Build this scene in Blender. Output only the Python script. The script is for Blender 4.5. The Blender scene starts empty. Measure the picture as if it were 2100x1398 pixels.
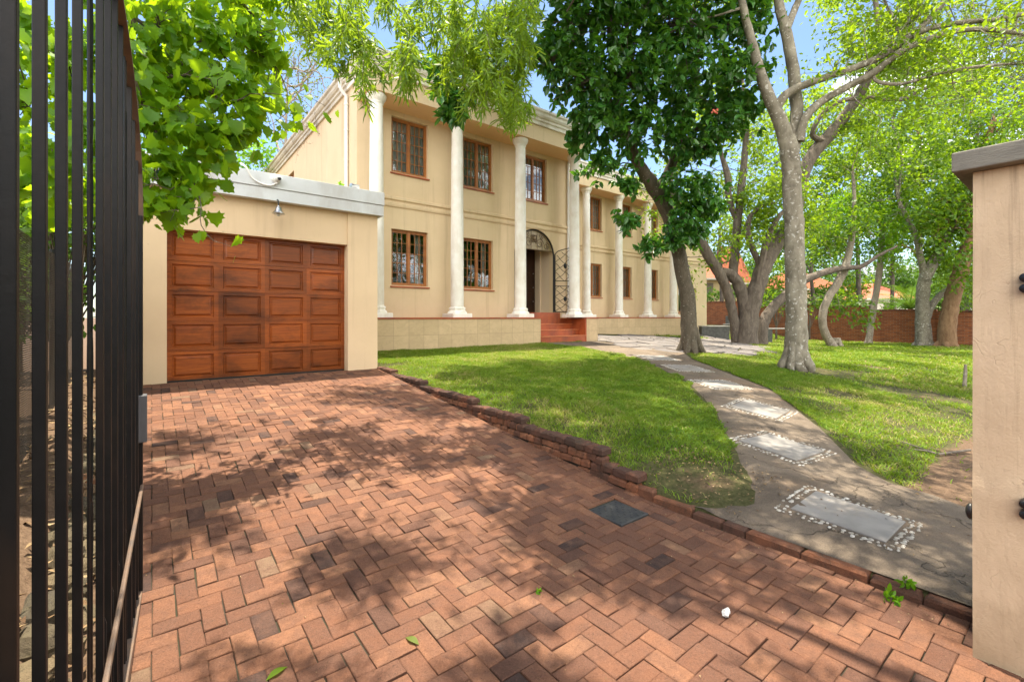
import bpy, bmesh, math, random
import numpy as np
from mathutils import Vector

SC = bpy.context.scene
COL = SC.collection
PI = math.pi
rnd = random.Random(7)

# ------------------------------------------------------------------ camera model (metres; X along the facade, Y into the plot)
CAM = np.array([0.0, 0.0, 1.5])
F_PX = 940.0
YAW = math.radians(38.17)
SA, CA = math.sin(YAW), math.cos(YAW)


def ray(px, py):
    dx = (px - 1050.0) / F_PX
    dz = (650.0 - py) / F_PX
    return np.array([SA + dx * CA, CA - dx * SA, dz])


def P(px, py, t):
    return CAM + t * ray(px, py)


def smooth(a, b, x):
    u = np.clip((np.asarray(x, float) - a) / (b - a), 0, 1)
    return u * u * (3 - 2 * u)


DY = [-40, 1.6, 2.2, 2.8, 7.3, 7.95, 9, 60]
DZ = [0, 0, .012, .062, .53, .585, .6, .6]
FY = [-40, .3, 1, 2, 3, 4, 5, 6, 7, 8, 9.6, 12, 15, 25, 90]
FZ = [0, .03, .06, .17, .31, .41, .48, .54, .60, .66, .77, .88, .98, 1.1, 1.3]


def drive_z(y):
    return np.interp(y, DY, DZ)


def ground_z(x, y):
    x = np.asarray(x, float); y = np.asarray(y, float)
    f = np.interp(y, FY, FZ)
    s = smooth(12, 24, x) * (1 - smooth(10, 14, y))
    f = f * (1 - s) + .2 * s
    f = np.where(x < 6, np.minimum(f, .028 + np.maximum(x - 3.25, 0) * .14 + np.maximum(y - 1.7, 0) * .27), f)
    edge = np.interp(y, [1.8, 2.33, 2.71, 3.87, 4.82, 6.24, 7.33, 7.94, 8.3], [.05, .10, .185, .318, .393, .469, .539, .605, 2.0])
    k = smooth(4.2, 3.25, x) * (y > 1.8) * (y < 8.3)
    f = np.where(x < 4.2, np.minimum(f, f * (1 - k) + edge * k), f)
    f = f + .012 * np.sin(x * 1.7 + y * .6) * np.sin(y * 1.3 - x * .4) * smooth(3.6, 5, x)
    d = drive_z(y) - .09
    left = drive_z(y) + .02 + .24 * smooth(-.25, -.6, x) + .02 * np.sin(y * 5)
    z = np.where(x < -.16, left, np.where(x < 3.22, d, f))
    return np.where(y > 7.99, np.where(x < 3.22, .57, f), z)


def on_ground(px, py):
    r = ray(px, py)
    lo, t = 0.0, .5
    while t < 120:
        p = CAM + t * r
        if p[2] < float(ground_z(p[0], p[1])):
            for _ in range(30):
                m = (lo + t) / 2
                p = CAM + m * r
                if p[2] < float(ground_z(p[0], p[1])): t = m
                else: lo = m
            return CAM + t * r
        lo = t; t += .05
    return CAM + t * r


def depth_of(p):
    return (p[0] * SA + p[1] * CA)


# ------------------------------------------------------------------ materials
class NT:
    def __init__(s, name):
        s.m = bpy.data.materials.new(name); s.m.use_nodes = True
        s.t = s.m.node_tree; s.t.nodes.clear()
        s.out = s.n('ShaderNodeOutputMaterial')

    def n(s, typ, **kw):
        o = s.t.nodes.new(typ)
        for k, v in kw.items():
            if k.startswith('i_'):
                o.inputs[int(k[2:]) if k[2:].isdigit() else k[2:].replace('_', ' ')].default_value = v
            else: setattr(o, k, v)
        return o

    def l(s, a, b):
        s.t.links.new(a, b)

    def coord(s, scale=(1, 1, 1)):
        g = s.n('ShaderNodeNewGeometry')
        mp = s.n('ShaderNodeMapping'); mp.inputs['Scale'].default_value = scale
        s.l(g.outputs['Position'], mp.inputs[0])
        return mp.outputs[0]

    def noise(s, vec, scale, detail=4, rough=.55, dist=0):
        o = s.n('ShaderNodeTexNoise'); o.inputs['Scale'].default_value = scale
        o.inputs['Detail'].default_value = detail; o.inputs['Roughness'].default_value = rough
        o.inputs['Distortion'].default_value = dist
        s.l(vec, o.inputs['Vector']); return o.outputs['Fac']

    def ramp(s, fac, stops):
        o = s.n('ShaderNodeValToRGB'); cr = o.color_ramp
        while len(cr.elements) < len(stops): cr.elements.new(.5)
        for e, (p, c) in zip(cr.elements, stops):
            e.position = p; e.color = (c if isinstance(c, (tuple, list)) else (c, c, c)) + ((1,) if not isinstance(c, (int, float)) and len(c) == 3 else ()) if isinstance(c, tuple) else (c, c, c, 1)
        s.l(fac, o.inputs[0]); return o.outputs[0]

    def mix(s, fac, a, b, blend='MIX'):
        o = s.n('ShaderNodeMix', data_type='RGBA', blend_type=blend)
        for sock, v in ((o.inputs[0], fac), (o.inputs[6], a), (o.inputs[7], b)):
            if hasattr(v, 'is_linked'): s.l(v, sock)
            elif isinstance(v, tuple): sock.default_value = v + (1,) if len(v) == 3 else v
            else: sock.default_value = v
        return o.outputs[2]

    def math(s, op, a, b=0.0, c=None):
        o = s.n('ShaderNodeMath', operation=op)
        for i, v in enumerate((a, b) if c is None else (a, b, c)):
            if hasattr(v, 'is_linked'): s.l(v, o.inputs[i])
            else: o.inputs[i].default_value = v
        return o.outputs[0]

    def bump(s, h, strength=.4, dist=.01):
        o = s.n('ShaderNodeBump'); o.inputs['Strength'].default_value = strength; o.inputs['Distance'].default_value = dist
        s.l(h, o.inputs['Height']); return o.outputs[0]

    def attr(s, name):
        o = s.n('ShaderNodeAttribute'); o.attribute_name = name; return o.outputs['Fac']

    def bsdf(s, col, rough=.8, nrm=None, metal=0, spec=.5):
        o = s.n('ShaderNodeBsdfPrincipled')
        for sock, v in ((o.inputs['Base Color'], col), (o.inputs['Roughness'], rough)):
            if hasattr(v, 'is_linked'): s.l(v, sock)
            elif isinstance(v, tuple): sock.default_value = v + (1,)
            else: sock.default_value = v
        o.inputs['Metallic'].default_value = metal
        o.inputs['Specular IOR Level'].default_value = spec
        if nrm is not None: s.l(nrm, o.inputs['Normal'])
        return o

    def done(s, sh):
        s.l(sh.outputs[0] if hasattr(sh, 'outputs') else sh, s.out.inputs[0]); return s.m


def m_noisy(name, c1, c2, scale=3, rough=.85, bump=.3, bscale=60, bdist=.004, metal=0, spec=.4, dirt=None, dscale=.8, stretch=(1, 1, 1), lo=.35, hi=.65):
    t = NT(name); v = t.coord(stretch)
    f = t.noise(v, scale, 6)
    col = t.mix(t.ramp(f, [(lo, 0.0), (hi, 1.0)]), c1, c2)
    if dirt:
        d = t.noise(t.coord((1, 1, .35)), dscale, 8, .65)
        col = t.mix(t.ramp(d, [(.5, 0.0), (.72, 1.0)]), col, dirt)
    b = t.noise(v, bscale, 5, .6)
    return t.done(t.bsdf(col, rough, t.bump(b, bump, bdist), metal, spec))


def m_leaf(name, dark, light, trans, tfac=.45, rough=.45, spec=.4, dry=None):
    t = NT(name)
    a = t.attr('tint')
    v = t.coord()
    big = t.noise(v, .9, 3)
    f = t.math('ADD', t.math('MULTIPLY', a, .75), t.math('MULTIPLY', big, .35))
    col = t.mix(f, dark, light)
    if dry: col = t.mix(t.ramp(a, [(.86, 0.0), (.95, 1.0)]), col, dry)
    p = t.bsdf(col, rough, None, 0, spec)
    tr = t.n('ShaderNodeBsdfTranslucent')
    t.l(t.mix(f, tuple(.8 * x for x in trans), trans), tr.inputs[0])
    mx = t.n('ShaderNodeMixShader'); mx.inputs[0].default_value = tfac
    t.l(p.outputs[0], mx.inputs[1]); t.l(tr.outputs[0], mx.inputs[2])
    return t.done(mx)


def m_bark(name, c1, c2, lichen=None, lf=.62, scale=7, lscale=22, bump=.6, stretch=(1, 1, .35)):
    t = NT(name)
    v = t.coord(stretch)
    f = t.noise(v, scale, 8, .65, .6)
    col = t.mix(t.ramp(f, [(.35, 0.0), (.66, 1.0)]), c1, c2)
    if lichen:
        v2 = t.coord()
        s = t.noise(v2, lscale, 3, .5)
        big = t.noise(v2, 2.5, 3)
        s2 = t.math('ADD', s, t.math('MULTIPLY', big, .25))
        col = t.mix(t.ramp(s2, [(lf + .1, 0.0), (lf + .15, .85)]), col, lichen)
    b = t.math('ADD', t.noise(t.coord((1, 1, .3)), scale * 3, 6, .7), t.math('MULTIPLY', f, 1.5))
    return t.done(t.bsdf(col, .9, t.bump(b, bump, .015), 0, .25))


def m_plaster(name, c1, c2, stain, streak=.5):
    t = NT(name)
    v = t.coord()
    f = t.noise(v, 1.3, 6, .6)
    col = t.mix(t.ramp(f, [(.35, 0.0), (.7, 1.0)]), c1, c2)
    st = t.noise(t.coord((5, 5, .22)), 1.4, 6, .65)
    col = t.mix(t.math('MULTIPLY', t.ramp(st, [(.55, 0.0), (.78, 1.0)]), streak), col, stain)
    sp = t.noise(v, 14, 2)
    col = t.mix(t.math('MULTIPLY', t.ramp(sp, [(.74, 0.0), (.78, 1.0)]), .35), col, stain)
    h = t.math('ADD', t.noise(v, 130, 4, .6), t.math('MULTIPLY', t.noise(v, 9, 3), 2.0))
    return t.done(t.bsdf(col, .92, t.bump(h, .22, .004), 0, .2))


def m_brickwall(name, cols, mortar, bw=.23, bh=.077, dirt=None):
    t = NT(name)
    g = t.n('ShaderNodeNewGeometry')
    sp = t.n('ShaderNodeSeparateXYZ'); t.l(g.outputs['Position'], sp.inputs[0])
    cb = t.n('ShaderNodeCombineXYZ')
    t.l(t.math('ADD', sp.outputs[0], sp.outputs[1]), cb.inputs[0]); t.l(sp.outputs[2], cb.inputs[1])
    b = t.n('ShaderNodeTexBrick')
    b.inputs['Scale'].default_value = 1; b.inputs['Brick Width'].default_value = bw; b.inputs['Row Height'].default_value = bh
    b.inputs['Mortar Size'].default_value = .007; b.inputs['Mortar Smooth'].default_value = .3
    b.inputs['Color1'].default_value = cols[0] + (1,); b.inputs['Color2'].default_value = cols[1] + (1,)
    b.inputs['Mortar'].default_value = mortar + (1,); b.inputs['Bias'].default_value = -.1
    t.l(cb.outputs[0], b.inputs['Vector'])
    v = t.coord()
    col = t.mix(t.math('MULTIPLY', t.noise(v, 3, 8, .7), .75), b.outputs['Color'], dirt or cols[1])
    h = t.math('SUBTRACT', t.math('MULTIPLY', t.noise(v, 50, 4), .5), b.outputs['Fac'])
    return t.done(t.bsdf(col, .9, t.bump(h, .8, .008), 0, .2))


def m_tile(name, c1, c2, grout, w=.37, h=.37, rough=.6, off=0.0):
    t = NT(name)
    g = t.n('ShaderNodeNewGeometry')
    sp = t.n('ShaderNodeSeparateXYZ'); t.l(g.outputs['Position'], sp.inputs[0])
    cb = t.n('ShaderNodeCombineXYZ')
    t.l(t.math('ADD', sp.outputs[0], sp.outputs[1]), cb.inputs[0]); t.l(t.math('SUBTRACT', sp.outputs[2], 1.455), cb.inputs[1])
    b = t.n('ShaderNodeTexBrick', offset=off)
    b.inputs['Scale'].default_value = 1; b.inputs['Brick Width'].default_value = w; b.inputs['Row Height'].default_value = h
    b.inputs['Mortar Size'].default_value = .004; b.inputs['Mortar Smooth'].default_value = .2
    b.inputs['Color1'].default_value = c1 + (1,); b.inputs['Color2'].default_value = c2 + (1,); b.inputs['Mortar'].default_value = grout + (1,)
    t.l(cb.outputs[0], b.inputs['Vector'])
    v = t.coord((1, 1, 1.6))
    cl = t.noise(v, 5, 7, .65, 1.2)
    col = t.mix(t.math('MULTIPLY', t.ramp(cl, [(.35, 0.0), (.7, 1.0)]), .5), b.outputs['Color'], tuple(x * .72 for x in c2))
    hh = t.math('SUBTRACT', t.math('MULTIPLY', t.noise(v, 60, 4), .3), b.outputs['Fac'])
    return t.done(t.bsdf(col, rough, t.bump(hh, .6, .004), 0, .3))


def m_wood(name, c1, c2, c3, axis=(.6, 6, 9), rough=.42, stain=None, panels=False):
    t = NT(name)
    v = t.coord(axis)
    f = t.noise(v, 4, 8, .65, .8)
    col = t.mix(t.ramp(f, [(.3, 0.0), (.7, 1.0)]), c1, c2)
    big = t.noise(t.coord((1, 1, 1.8)), 1.9, 6, .65, .3)
    col = t.mix(t.ramp(big, [(.48, 0.0), (.72, .85)]), col, c3)
    if panels:
        k = t.math('ADD', .62, t.math('MULTIPLY', t.attr('tint'), .8)); cc = t.n('ShaderNodeCombineColor')
        for i in range(3): t.l(k, cc.inputs[i])
        col = t.mix(1.0, col, cc.outputs[0], 'MULTIPLY')
    fine = t.noise(t.coord((1.2, 30, 40)), 5, 4)
    col = t.mix(t.math('MULTIPLY', t.ramp(fine, [(.5, 0.0), (.75, 1.0)]), .3), col, c3)
    return t.done(t.bsdf(col, rough, t.bump(t.math('ADD', f, fine), .15, .004), 0, .4))


def m_tint(name, stops, rough=.9, bscale=40, bump=.5, bdist=.006, blotch=None, moss=None):
    """colour per brick or stone from its own 'tint' attribute, with wear on top"""
    t = NT(name)
    a = t.attr('tint'); v = t.coord()
    col = t.ramp(a, stops)
    n1 = t.noise(v, 9, 8, .7, .4)
    n2 = t.noise(v, 45, 6, .7)
    if blotch:
        col = t.mix(t.math('MULTIPLY', t.ramp(n1, [(.42, 0.0), (.66, 1.0)]), .75), col, blotch)
        col = t.mix(t.math('MULTIPLY', t.ramp(n2, [(.6, 0.0), (.74, 1.0)]), .55), col, tuple(x * .35 for x in blotch))
    if moss:
        n3 = t.noise(v, 2.2, 5, .6)
        col = t.mix(t.math('MULTIPLY', t.ramp(n3, [(.58, 0.0), (.75, 1.0)]), .5), col, moss)
    st_ = t.noise(v, 1.1, 7, .6, .5)
    col = t.mix(t.math('MULTIPLY', t.ramp(st_, [(.46, 0.0), (.68, 1.0)]), .38), col, blotch or (.1, .08, .06))
    pv_ = t.n('ShaderNodeTexVoronoi'); pv_.inputs['Scale'].default_value = 62; t.l(v, pv_.inputs['Vector'])
    pit = t.math('MULTIPLY', t.ramp(pv_.outputs['Distance'], [(.10, 1.0), (.22, 0.0)]), t.ramp(n1, [(.45, 0.0), (.55, 1.0)]))
    col = t.mix(t.math('MULTIPLY', pit, .6), col, (.03, .02, .016))
    gr_ = t.noise(v, 75, 8, .75, 2.2)
    gv_ = t.n('ShaderNodeCombineColor'); k_ = t.math('ADD', -.05, t.math('MULTIPLY', gr_, 2.1))
    for i_ in range(3): t.l(k_, gv_.inputs[i_])
    col = t.mix(1.0, col, gv_.outputs[0], 'MULTIPLY')
    h = t.math('ADD', t.math('ADD', t.noise(v, bscale, 6, .65), t.math('MULTIPLY', n1, 1.2)), t.math('MULTIPLY', gr_, .8))
    return t.done(t.bsdf(col, rough, t.bump(h, bump, bdist), 0, .25))


def m_plain(name, c, rough=.5, metal=0, spec=.5):
    t = NT(name); v = t.coord()
    f = t.noise(v, 25, 5)
    col = t.mix(t.math('MULTIPLY', f, .5), c, tuple(x * .6 for x in c))
    return t.done(t.bsdf(col, rough, t.bump(f, .08, .003), metal, spec))


def m_path():
    t = NT('worn concrete path'); v = t.coord()
    big = t.noise(v, 1.3, 7, .65, .4)
    col = t.mix(t.ramp(big, [(.36, 0.0), (.64, 1.0)]), (.105, .082, .062), (.195, .152, .113))
    d2 = t.noise(v, .8, 6, .6)
    col = t.mix(t.math('MULTIPLY', t.ramp(d2, [(.52, 0.0), (.68, 1.0)]), .7), col, (.23, .155, .10))
    sp = t.noise(v, 120, 4, .7)
    gv = t.n('ShaderNodeCombineColor'); k = t.math('ADD', .35, t.math('MULTIPLY', sp, 1.3))
    for i in range(3): t.l(k, gv.inputs[i])
    col = t.mix(1.0, col, gv.outputs[0], 'MULTIPLY')
    wv = t.n('ShaderNodeVectorMath', operation='ADD'); nz_ = t.n('ShaderNodeTexNoise'); nz_.inputs['Scale'].default_value = 3.2; nz_.inputs['Detail'].default_value = 6
    t.l(v, nz_.inputs['Vector']); t.l(v, wv.inputs[0]); t.l(nz_.outputs['Color'], wv.inputs[1])
    cr = t.n('ShaderNodeTexVoronoi', feature='DISTANCE_TO_EDGE'); cr.inputs['Scale'].default_value = .75; t.l(wv.outputs[0], cr.inputs['Vector'])
    crack = t.math('MULTIPLY', t.ramp(cr.outputs['Distance'], [(.0, 1.0), (.009, 0.0)]), t.ramp(d2, [(.40, 0.0), (.5, 1.0)]))
    col = t.mix(t.math('MULTIPLY', crack, .35), col, (.05, .04, .03))
    h = t.math('SUBTRACT', t.math('ADD', sp, t.math('MULTIPLY', t.noise(v, 18, 5), 1.5)), t.math('MULTIPLY', crack, 2.0))
    return t.done(t.bsdf(col, .92, t.bump(h, .9, .008), 0, .2))


def m_pillar():
    t = NT('stained pillar plaster'); v = t.coord()
    f = t.noise(v, 2.6, 7, .65)
    col = t.mix(t.ramp(f, [(.32, 0.0), (.68, 1.0)]), (.48, .355, .23), (.62, .47, .315))
    g = t.n('ShaderNodeNewGeometry'); sp = t.n('ShaderNodeSeparateXYZ'); t.l(g.outputs['Position'], sp.inputs[0])
    hi = t.ramp(t.math('MULTIPLY', sp.outputs[2], .4673), [(.35, .18), (1.0, 1.0)])
    st = t.noise(t.coord((9, 9, .28)), 1.9, 5, .6)
    m = t.math('MULTIPLY', t.ramp(st, [(.54, 0.0), (.66, 1.0)]), hi)
    col = t.mix(t.math('MULTIPLY', m, .8), col, (.20, .145, .09))
    fine = t.noise(t.coord((16, 16, .5)), 2.3, 6, .7)
    col = t.mix(t.math('MULTIPLY', t.ramp(fine, [(.56, 0.0), (.74, 1.0)]), .45), col, (.30, .215, .13))
    lo = t.ramp(t.math('ADD', sp.outputs[2], t.math('MULTIPLY', f, .5)), [(.22, 1.0), (.55, 0.0)])
    col = t.mix(t.math('MULTIPLY', lo, .5), col, (.27, .205, .12))
    cr = t.n('ShaderNodeTexVoronoi', feature='DISTANCE_TO_EDGE'); cr.inputs['Scale'].default_value = 2.1
    t.l(t.mix(.12, t.coord((1, 1, .6)), g.outputs['Normal']), cr.inputs['Vector'])
    wv = t.n('ShaderNodeVectorMath', operation='ADD'); nz_ = t.n('ShaderNodeTexNoise'); nz_.inputs['Scale'].default_value = 6; t.l(v, nz_.inputs['Vector'])
    t.l(t.coord((1, 1, .6)), wv.inputs[0]); t.l(nz_.outputs['Color'], wv.inputs[1]); t.l(wv.outputs[0], cr.inputs['Vector'])
    crack = t.math('MULTIPLY', t.ramp(cr.outputs['Distance'], [(.0, 1.0), (.006, 0.0)]), t.ramp(f, [(.48, 0.0), (.6, 1.0)]))
    col = t.mix(t.math('MULTIPLY', crack, .25), col, (.16, .11, .07))
    h = t.math('SUBTRACT', t.math('ADD', t.noise(v, 85, 5, .65), t.math('MULTIPLY', t.noise(t.coord((1, 1, .4)), 12, 5), 2.5)), t.math('MULTIPLY', crack, 2.0))
    return t.done(t.bsdf(col, .92, t.bump(h, .45, .008), 0, .2))


M = {}
M['wall'] = m_plaster('cream plaster', (.70, .55, .36), (.64, .50, .32), (.40, .30, .185), .5)
M['garage_wall'] = m_plaster('peach plaster', (.71, .54, .355), (.65, .49, .32), (.42, .30, .19), .4)
M['soffit'] = m_plaster('soffit plaster', (.74, .49, .27), (.70, .46, .25), (.5, .36, .22), .2)  # warm bounce from the ground is put into this underside colour
M['hall'] = m_plaster('hall plaster', (.66, .53, .38), (.62, .5, .35), (.5, .4, .3), .2)
M['pillar'] = m_pillar()
M['cornice'] = m_noisy('white cornice paint', (.80, .77, .70), (.70, .66, .58), 2, .7, .15, 60, .003, dirt=(.48, .42, .33), dscale=1.5)
M['gutter'] = m_noisy('weathered gutter paint', (.62, .56, .45), (.50, .45, .36), 2, .7, .2, 40, .003, dirt=(.3, .26, .2), dscale=1.5)
M['column'] = m_noisy('white column paint', (.85, .83, .78), (.76, .72, .64), 4, .75, .3, 30, .004, dirt=(.62, .54, .43), dscale=1.6)
M['fascia'] = m_noisy('pale blue white fascia', (.66, .69, .72), (.58, .60, .62), 2, .7, .12, 60, .003, dirt=(.42, .40, .38), dscale=1.2)
M['pvc'] = m_plain('white pipe', (.78, .77, .74), .5)
M['tile'] = m_tile('sandstone plinth tile', (.60, .445, .265), (.52, .385, .225), (.34, .25, .15))
M['redtile'] = m_noisy('red clay tile', (.40, .095, .03), (.30, .066, .022), 4, .45, .2, 30, .003, dirt=(.16, .05, .03), dscale=2.5)
M['tread'] = m_noisy('pale terracotta tread', (.62, .20, .075), (.50, .145, .05), 5, .4, .2, 30, .003, dirt=(.30, .12, .06), dscale=3)  # paler than the risers so the steps stand apart
M['winwood'] = m_wood('window wood', (.42, .17, .045), (.32, .115, .03), (.17, .055, .016), (6, 6, .8), .45)
M['doorwood'] = m_wood('garage door wood', (.33, .084, .013), (.165, .036, .008), (.052, .014, .005), rough=.34, panels=True)
M['darkdoor'] = m_wood('dark door wood', (.05, .02, .01), (.03, .012, .007), (.015, .008, .005), (6, 6, .6), .35)
M['curtain'] = m_noisy('sheer curtain', (.66, .63, .56), (.46, .44, .40), 6, .9, .1)
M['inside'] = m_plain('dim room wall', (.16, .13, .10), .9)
M['iron'] = m_plain('black iron', (.018, .018, .02), .4, .3)
M['bronze'] = m_plain('bronze iron', (.16, .11, .06), .45, .6)
M['gate'] = m_noisy('black gate paint', (.0035, .004, .005), (.008, .0075, .008), 9, .5, .35, 40, .002, dirt=(.02, .012, .008), dscale=4, spec=.25)
M['rust'] = m_noisy('rusty rail', (.13, .10, .085), (.20, .13, .09), 12, .5, .4, 60, .003, metal=.3)
M['steel'] = m_plain('bright steel', (.55, .55, .55), .28, 1)
M['greybox'] = m_plain('grey plastic box', (.09, .092, .10), .5)
M['black'] = m_plain('black plastic', (.015, .015, .016), .4)
M['concrete'] = m_noisy('pale coping concrete', (.20, .185, .15), (.15, .138, .115), 6, .9, .6, 30, .006, dirt=(.08, .075, .062), dscale=3, stretch=(1, 1, 4))
M['bench'] = m_noisy('dark grey stone', (.085, .085, .085), (.13, .13, .13), 8, .85, .4, 30)
M['slabtop'] = m_noisy('pale bench top', (.36, .35, .33), (.28, .27, .25), 6, .85, .3, 30)
M['roof_red'] = m_brickwall('red roof tile', ((.36, .085, .045), (.42, .13, .07)), (.16, .05, .03), .3, .12, (.5, .2, .13))
M['roof_orange'] = m_brickwall('orange roof tile', ((.33, .10, .045), (.27, .08, .035)), (.14, .05, .03), .3, .12, (.22, .08, .045))
M['roof_grey'] = m_noisy('grey roof sheet', (.20, .21, .24), (.16, .17, .2), 3, .6, .1)
M['house_white'] = m_plaster('neighbour white plaster', (.62, .58, .50), (.55, .5, .42), (.4, .36, .3))
M['house_cream'] = m_plaster('neighbour cream plaster', (.50, .38, .22), (.45, .34, .2), (.33, .25, .15))
M['redbrick'] = m_brickwall('garden brick', ((.46, .15, .055), (.24, .075, .035)), (.34, .25, .18), dirt=(.12, .05, .028))
M['paver'] = m_tint('clay paver', [(0.0, (.055, .034, .029)), (.18, (.118, .056, .037)), (.5, (.195, .088, .051)), (.8, (.255, .121, .068)), (1.0, (.19, .12, .076))], .9, 42, 1.0, .010, (.135, .070, .048))
M['oldbrick'] = m_tint('weathered wall brick', [(0.0, (.065, .038, .030)), (.4, (.135, .062, .040)), (.75, (.27, .105, .052)), (1.0, (.34, .155, .085))], .92, 35, .9, .01, (.06, .04, .03), (.06, .06, .03))
M['stone'] = m_tint('crazy paving stone', [(0.0, (.095, .09, .092)), (.5, (.15, .138, .136)), (1.0, (.21, .19, .175))], .8, 30, .7, .012, (.17, .14, .12))
M['rubble'] = m_tint('rubble stone', [(0.0, (.05, .045, .036)), (.5, (.12, .092, .058)), (.85, (.18, .13, .075)), (1.0, (.20, .07, .03))], .9, 30, .8, .012, (.12, .10, .06))
M['mortar'] = m_noisy('old mortar', (.045, .036, .028), (.025, .02, .016), 10, .95, .6, 60)
M['joint'] = m_noisy('mossy joint sand', (.035, .028, .02), (.032, .030, .014), 6, .95, .6, 80)
M['path'] = m_path() if True else m_noisy('worn asphalt path', (.120, .096, .074), (.185, .146, .110), 1.6, .92, 1.0, 110, .008, dirt=(.24, .17, .115), dscale=1.3)
M['slate'] = m_noisy('grey slate slab', (.195, .180, .165), (.265, .245, .225), 5, .75, .4, 40, .004, dirt=(.2, .17, .14), dscale=3)
M['pebble'] = m_tint('white pebble', [(0.0, (.20, .175, .14)), (.4, (.36, .325, .275)), (1.0, (.54, .51, .46))], .55, 60, .2, .003)
M['mould'] = m_noisy('worn manhole iron', (.05, .052, .055), (.08, .078, .075), 10, .6, .5, 60, metal=.4)
M['litter'] = m_tint('dry leaf litter', [(0.0, (.10, .055, .03)), (.5, (.20, .125, .06)), (1.0, (.36, .26, .14))], .8, 20, .3)
M['twig'] = m_noisy('grey dead twig', (.18, .15, .12), (.1, .085, .07), 20, .9, .4)
M['flower'] = m_noisy('coral flower', (.60, .10, .06), (.65, .22, .14), 10, .6, .1)

LEAF = {
    'plane': m_leaf('broad lobed leaf', (.042, .140, .010), (.15, .30, .013), (.46, .68, .012), .56, .42, .35),
    'narrow': m_leaf('narrow leaf', (.030, .095, .012), (.17, .29, .02), (.40, .56, .02), .48, .45, .35),
    'dark': m_leaf('glossy dark leaf', (.020, .100, .026), (.085, .235, .032), (.15, .36, .015), .34, .27, .6),
    'yellow': m_leaf('yellow green leaf', (.028, .090, .010), (.145, .25, .014), (.42, .60, .015), .5, .45, .35),
    'mid': m_leaf('mid green leaf', (.022, .080, .010), (.115, .230, .015), (.32, .50, .012), .44, .45, .4),
    'lime': m_leaf('lime green leaf', (.055, .17, .008), (.14, .31, .010), (.28, .52, .010), .48, .5, .3),
    'olive': m_leaf('olive thin leaf', (.05, .085, .02), (.15, .19, .04), (.26, .33, .05), .4, .5, .3),
    'hedge': m_leaf('hedge leaf', (.028, .085, .012), (.10, .21, .018), (.2, .36, .02), .35, .5, .3),
    'cycad': m_leaf('cycad leaflet', (.05, .13, .015), (.15, .27, .03), (.22, .38, .03), .3, .35, .4),
}
M['grass'] = m_leaf('lawn blade', (.042, .130, .012), (.235, .330, .032), (.36, .48, .015), .33, .6, .2, (.36, .29, .13))


def m_ground():
    t = NT('lawn soil')
    v = t.coord()
    d = t.attr('tint')
    n = t.noise(v, 2.2, 8, .65)
    fine = t.noise(v, 35, 6, .7)
    green = t.mix(t.ramp(fine, [(.35, 0.0), (.65, 1.0)]), (.040, .042, .014), (.085, .080, .034))
    soil = t.mix(t.ramp(fine, [(.3, 0.0), (.7, 1.0)]), (.075, .046, .029), (.175, .115, .074))
    f = t.ramp(t.math('ADD', d, t.math('MULTIPLY', t.math('SUBTRACT', n, .5), 1.1)), [(.42, 0.0), (.6, 1.0)])
    col = t.mix(f, green, soil)
    return t.done(t.bsdf(col, .95, t.bump(fine, .7, .02), 0, .15))


M['ground'] = m_ground()


def m_glass():
    t = NT('window glass')
    tr = t.n('ShaderNodeBsdfTransparent'); tr.inputs[0].default_value = (.72, .76, .76, 1)
    gl = t.n('ShaderNodeBsdfGlossy'); gl.inputs['Roughness'].default_value = .015; gl.inputs[0].default_value = (.9, .95, 1, 1)
    w = t.noise(t.coord(), 5, 2)
    bp = t.bump(w, .12, .02); t.l(bp, gl.inputs['Normal'])
    fr = t.n('ShaderNodeFresnel'); fr.inputs[0].default_value = 1.5
    f = t.math('ADD', fr.outputs[0], .07)
    mx = t.n('ShaderNodeMixShader')
    t.l(f, mx.inputs[0]); t.l(tr.outputs[0], mx.inputs[1]); t.l(gl.outputs[0], mx.inputs[2])
    return t.done(mx)


M['glass'] = m_glass()


def m_mesh():
    t = NT('shade netting')
    g = t.n('ShaderNodeNewGeometry'); sp = t.n('ShaderNodeSeparateXYZ'); t.l(g.outputs['Position'], sp.inputs[0])
    a = t.math('GREATER_THAN', t.math('FRACT', t.math('MULTIPLY', sp.outputs[2], 62)), .60)
    b = t.math('GREATER_THAN', t.math('FRACT', t.math('MULTIPLY', sp.outputs[1], 30)), .5)
    hole = t.math('MULTIPLY', a, b)
    p = t.bsdf((.035, .030, .022), .8)
    tr = t.n('ShaderNodeBsdfTransparent')
    mx = t.n('ShaderNodeMixShader'); t.l(hole, mx.inputs[0]); t.l(p.outputs[0], mx.inputs[1]); t.l(tr.outputs[0], mx.inputs[2])
    return t.done(mx)


M['net'] = m_mesh()


# ------------------------------------------------------------------ mesh building
def world_loc(o):
    v = np.zeros(3)
    while o is not None:
        v += np.array(o.location); o = o.parent
    return v


def link(name, me, mat, parent=None, smooth_=False, loc=None):
    o = bpy.data.objects.new(name, me)
    COL.objects.link(o)
    if mat is not None: me.materials.append(mat)
    if smooth_: me.polygons.foreach_set('use_smooth', [True] * len(me.polygons))
    if parent is not None: o.parent = parent
    if loc is not None: o.location = loc
    return o


def tag(o, label=None, cat=None, group=None, kind=None):
    if label: o['label'] = label
    if cat:
        o['category'] = cat
        if not kind: o['kind'] = 'thing'
    if group: o['group'] = group
    if kind: o['kind'] = kind
    return o


def empty(name, loc, label, cat, group=None):
    o = bpy.data.objects.new(name, None); COL.objects.link(o); o.location = tuple(float(v) for v in loc)
    o.empty_display_size = .2
    return tag(o, label, cat, group)


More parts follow.
